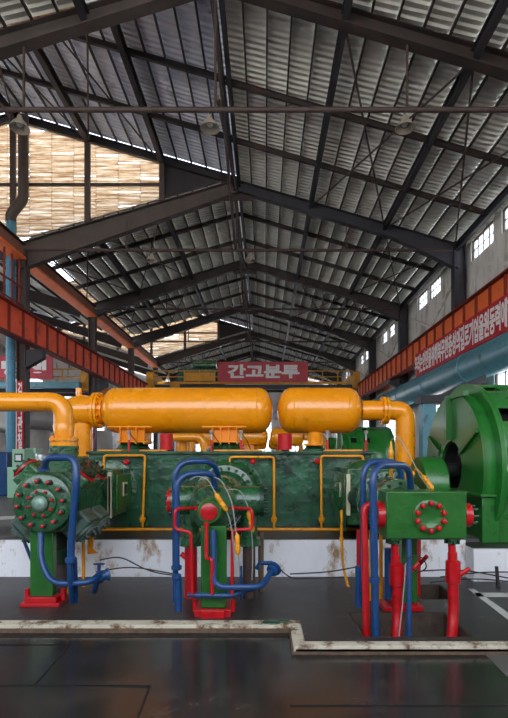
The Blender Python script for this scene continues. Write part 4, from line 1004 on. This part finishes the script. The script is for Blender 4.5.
# ------------------------------------------------------------------ motor
def motor():
    t = thing('electric_motor', 'huge round green motor housing at the right edge', 'motor', (4.2, 8.0, .44))
    yc, zc_ = 8.0, 1.5
    def arc(r, n=56): return [(yc+r*math.cos(2*PI*k/n), zc_+r*math.sin(2*PI*k/n)) for k in range(n)]
    def ring(x0, x1, ro, ri, n=64):
        m = MB(); vs = []; fs = []
        for x in (x0, x1):
            for r in (ri, ro):
                for p, q in arc(r, n): vs.append((x, p, q))
        for k in range(n):
            k2 = (k+1) % n
            fs += [(k, k2, n+k2, n+k), (2*n+k, 3*n+k, 3*n+k2, 2*n+k2), (n+k, n+k2, 3*n+k2, 3*n+k), (k, 2*n+k, 2*n+k2, k2)]
        return m.add(vs, fs)
    ring(3.1, 3.14, 1.2, .43).build('end_shield', green_m, t)
    ring(3.12, 3.3, 1.2, 1.16).build('end_drum', green_m, t)
    ring(3.28, 3.33, 1.37, 1.1).build('drum_lip', green_m, t)
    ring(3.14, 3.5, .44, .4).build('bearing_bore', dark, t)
    # slotted outer shell
    n = 96; xs = [3.33, 3.38, 3.62, 3.9, 4.14, 4.6, 5.1]
    m = MB(); vs = []; fs = []
    for x in xs:
        for k in range(n): q = 2*PI*k/n; vs.append((x, yc+1.36*math.cos(q), zc_+1.36*math.sin(q)))
    for i in range(len(xs)-1):
        for k in range(n):
            if i in (1, 3) and k % 8 in (5, 6, 7) and 6 < k < 94: continue
            k2 = (k+1) % n; fs.append((i*n+k, i*n+k2, (i+1)*n+k2, (i+1)*n+k))
    m.add(vs, fs); o = m.build('slotted_shell', green_m, t)
    s = o.modifiers.new('thick', 'SOLIDIFY'); s.thickness = .04
    MB().lathe((3.3, yc, zc_), (1, 0, 0), [(.6, .02), (1.15, .1), (1.15, 1.75)], 40).build('stator_core', dark, t)  # near black: shade inside the housing put into the colour
    MB().cyl((2.8, yc, zc_-.05), (3.4, yc, zc_-.05), .12).build('shaft', dark, t)  # coloured as dark as the shaded opening around it
    for q0, r0, r1, h in ((PI/2, .45, 1.18, .1), (math.radians(28), .5, 1.12, .06), (math.radians(152), .5, 1.18, .06)):
        d = Vector((0, math.cos(q0), math.sin(q0))); c = Vector((3.1-h/2, yc, zc_))
        MB().bar(c+d*r0, c+d*r1, h, .1 if h > .08 else .05, up=(0, 1, 0) if h > .08 else (1, 0, 0)).build('shield_rib', green_b, t)
    MB().box(3.06, 3.14, 7.4, 8.1, zc_+1.12, zc_+1.19).build('lifting_ledge', green_m, t)
    MB().box(3.1, 5.1, 6.85, 9.2, .44, 1.1).build('base_frame', green_m, t, bevel=.015)
    MB().box(3.06, 5.1, 6.8, 9.2, 1.1, 1.14).build('split_flange', green_m, t, bevel=.008)
    MB().box(3.35, 3.4, 6.84, 6.86, .46, 1.1).build('seam_strip', green_b, t)
    return t
MOT = motor()
t = thing('coupling_guard', 'rounded dark green coupling guard between the elbow pipe and the motor', 'guard', (2.7, 7.6, UF)); GRD = t
MB().lathe((X(417, 7.55), 7.55, 1.22), (1, 0, 0), [(.44, 0), (.45, .02), (.45, .34), (.43, .36)], 44).build('guard_drum', green_m, t)
MB().box(X(417, 7.55)+.02, X(417, 7.55)+.34, 7.15, 7.95, UF-.02, 1.2).build('guard_base', green_m, t)

# rows of the same machines farther back
for i, nm in ((1, 'second row'), (2, 'third row')):
    o = (0, 12.0*i, 0)
    dup(CRANK, o, 'green compressor crankcase of the %s behind the front machine' % nm)
    dup(TK1, o, 'long yellow tank of the %s seen under the front tanks' % nm)
    dup(TK2, o, 'short yellow tank of the %s seen beside the red cap' % nm)
    dup(EL1, o, 'yellow reducing elbow at the left tank end of the %s' % nm)
    dup(EL2, o, 'yellow elbow pipe at the right tank end of the %s' % nm)
    dup(MOT, o, 'green slotted motor of the %s between tank and elbow pipe' % nm)
tag(MB().tube(seq([(172, 437, 14), (201, 437, 14), (205, 447, 14), (205, 495, 14)]), .13, bend=.25, seg=18).build('yellow_elbow_pipe', yellow), 'small yellow elbow pipe behind the crankcase beside the left red cap', 'pipe')
tag(MB().tube(seq([(183, 440, 14.5), (183, 494, 14.5)]), .2, seg=18).build('yellow_riser', yellow), 'yellow upright pipe behind the crankcase between tank one saddles', 'pipe')

# ------------------------------------------------------------------ world, light, camera
w = bpy.data.worlds.new('sky'); bpy.context.scene.world = w; w.use_nodes = True
nt = w.node_tree; bg = nt.nodes['Background']
tc = nt.nodes.new('ShaderNodeTexCoord'); sp = nt.nodes.new('ShaderNodeSeparateXYZ'); rp = nt.nodes.new('ShaderNodeValToRGB')
nt.links.new(tc.outputs['Generated'], sp.inputs[0]); nt.links.new(sp.outputs['Z'], rp.inputs['Fac'])
rp.color_ramp.elements[0].position = 0.0; rp.color_ramp.elements[0].color = (.95, .96, .97, 1)
rp.color_ramp.elements[1].position = 0.6; rp.color_ramp.elements[1].color = (.72, .8, .95, 1)
nt.links.new(rp.outputs['Color'], bg.inputs['Color']); bg.inputs['Strength'].default_value = 3.2

sun = bpy.data.lights.new('sun', 'SUN'); so = bpy.data.objects.new('sun', sun); C.objects.link(so)
sun.energy = 9.0; sun.angle = .01; sun.color = (1, .95, .87)
so.rotation_euler = (math.radians(20), 0, 0); so.location = (0, -20, 40)
cam = bpy.data.cameras.new('camera'); co = bpy.data.objects.new('camera', cam); C.objects.link(co)
co.location = (0, 0, H); co.rotation_euler = (PI/2, 0, 0)
cam.sensor_fit = 'VERTICAL'; cam.sensor_height = 36; cam.sensor_width = 36*508/718; cam.lens = F/718*36
cam.shift_x = -(265-254)/718; cam.shift_y = (455-359)/718
cam.clip_end = 300
sc = bpy.context.scene; sc.camera = co
sc.view_settings.view_transform = 'Standard'; sc.view_settings.look = 'None'; sc.view_settings.gamma = 1
sc.view_settings.use_curve_mapping = False; sc.view_settings.exposure = 0.72
sc.cycles.max_bounces = 8; sc.cycles.diffuse_bounces = 5
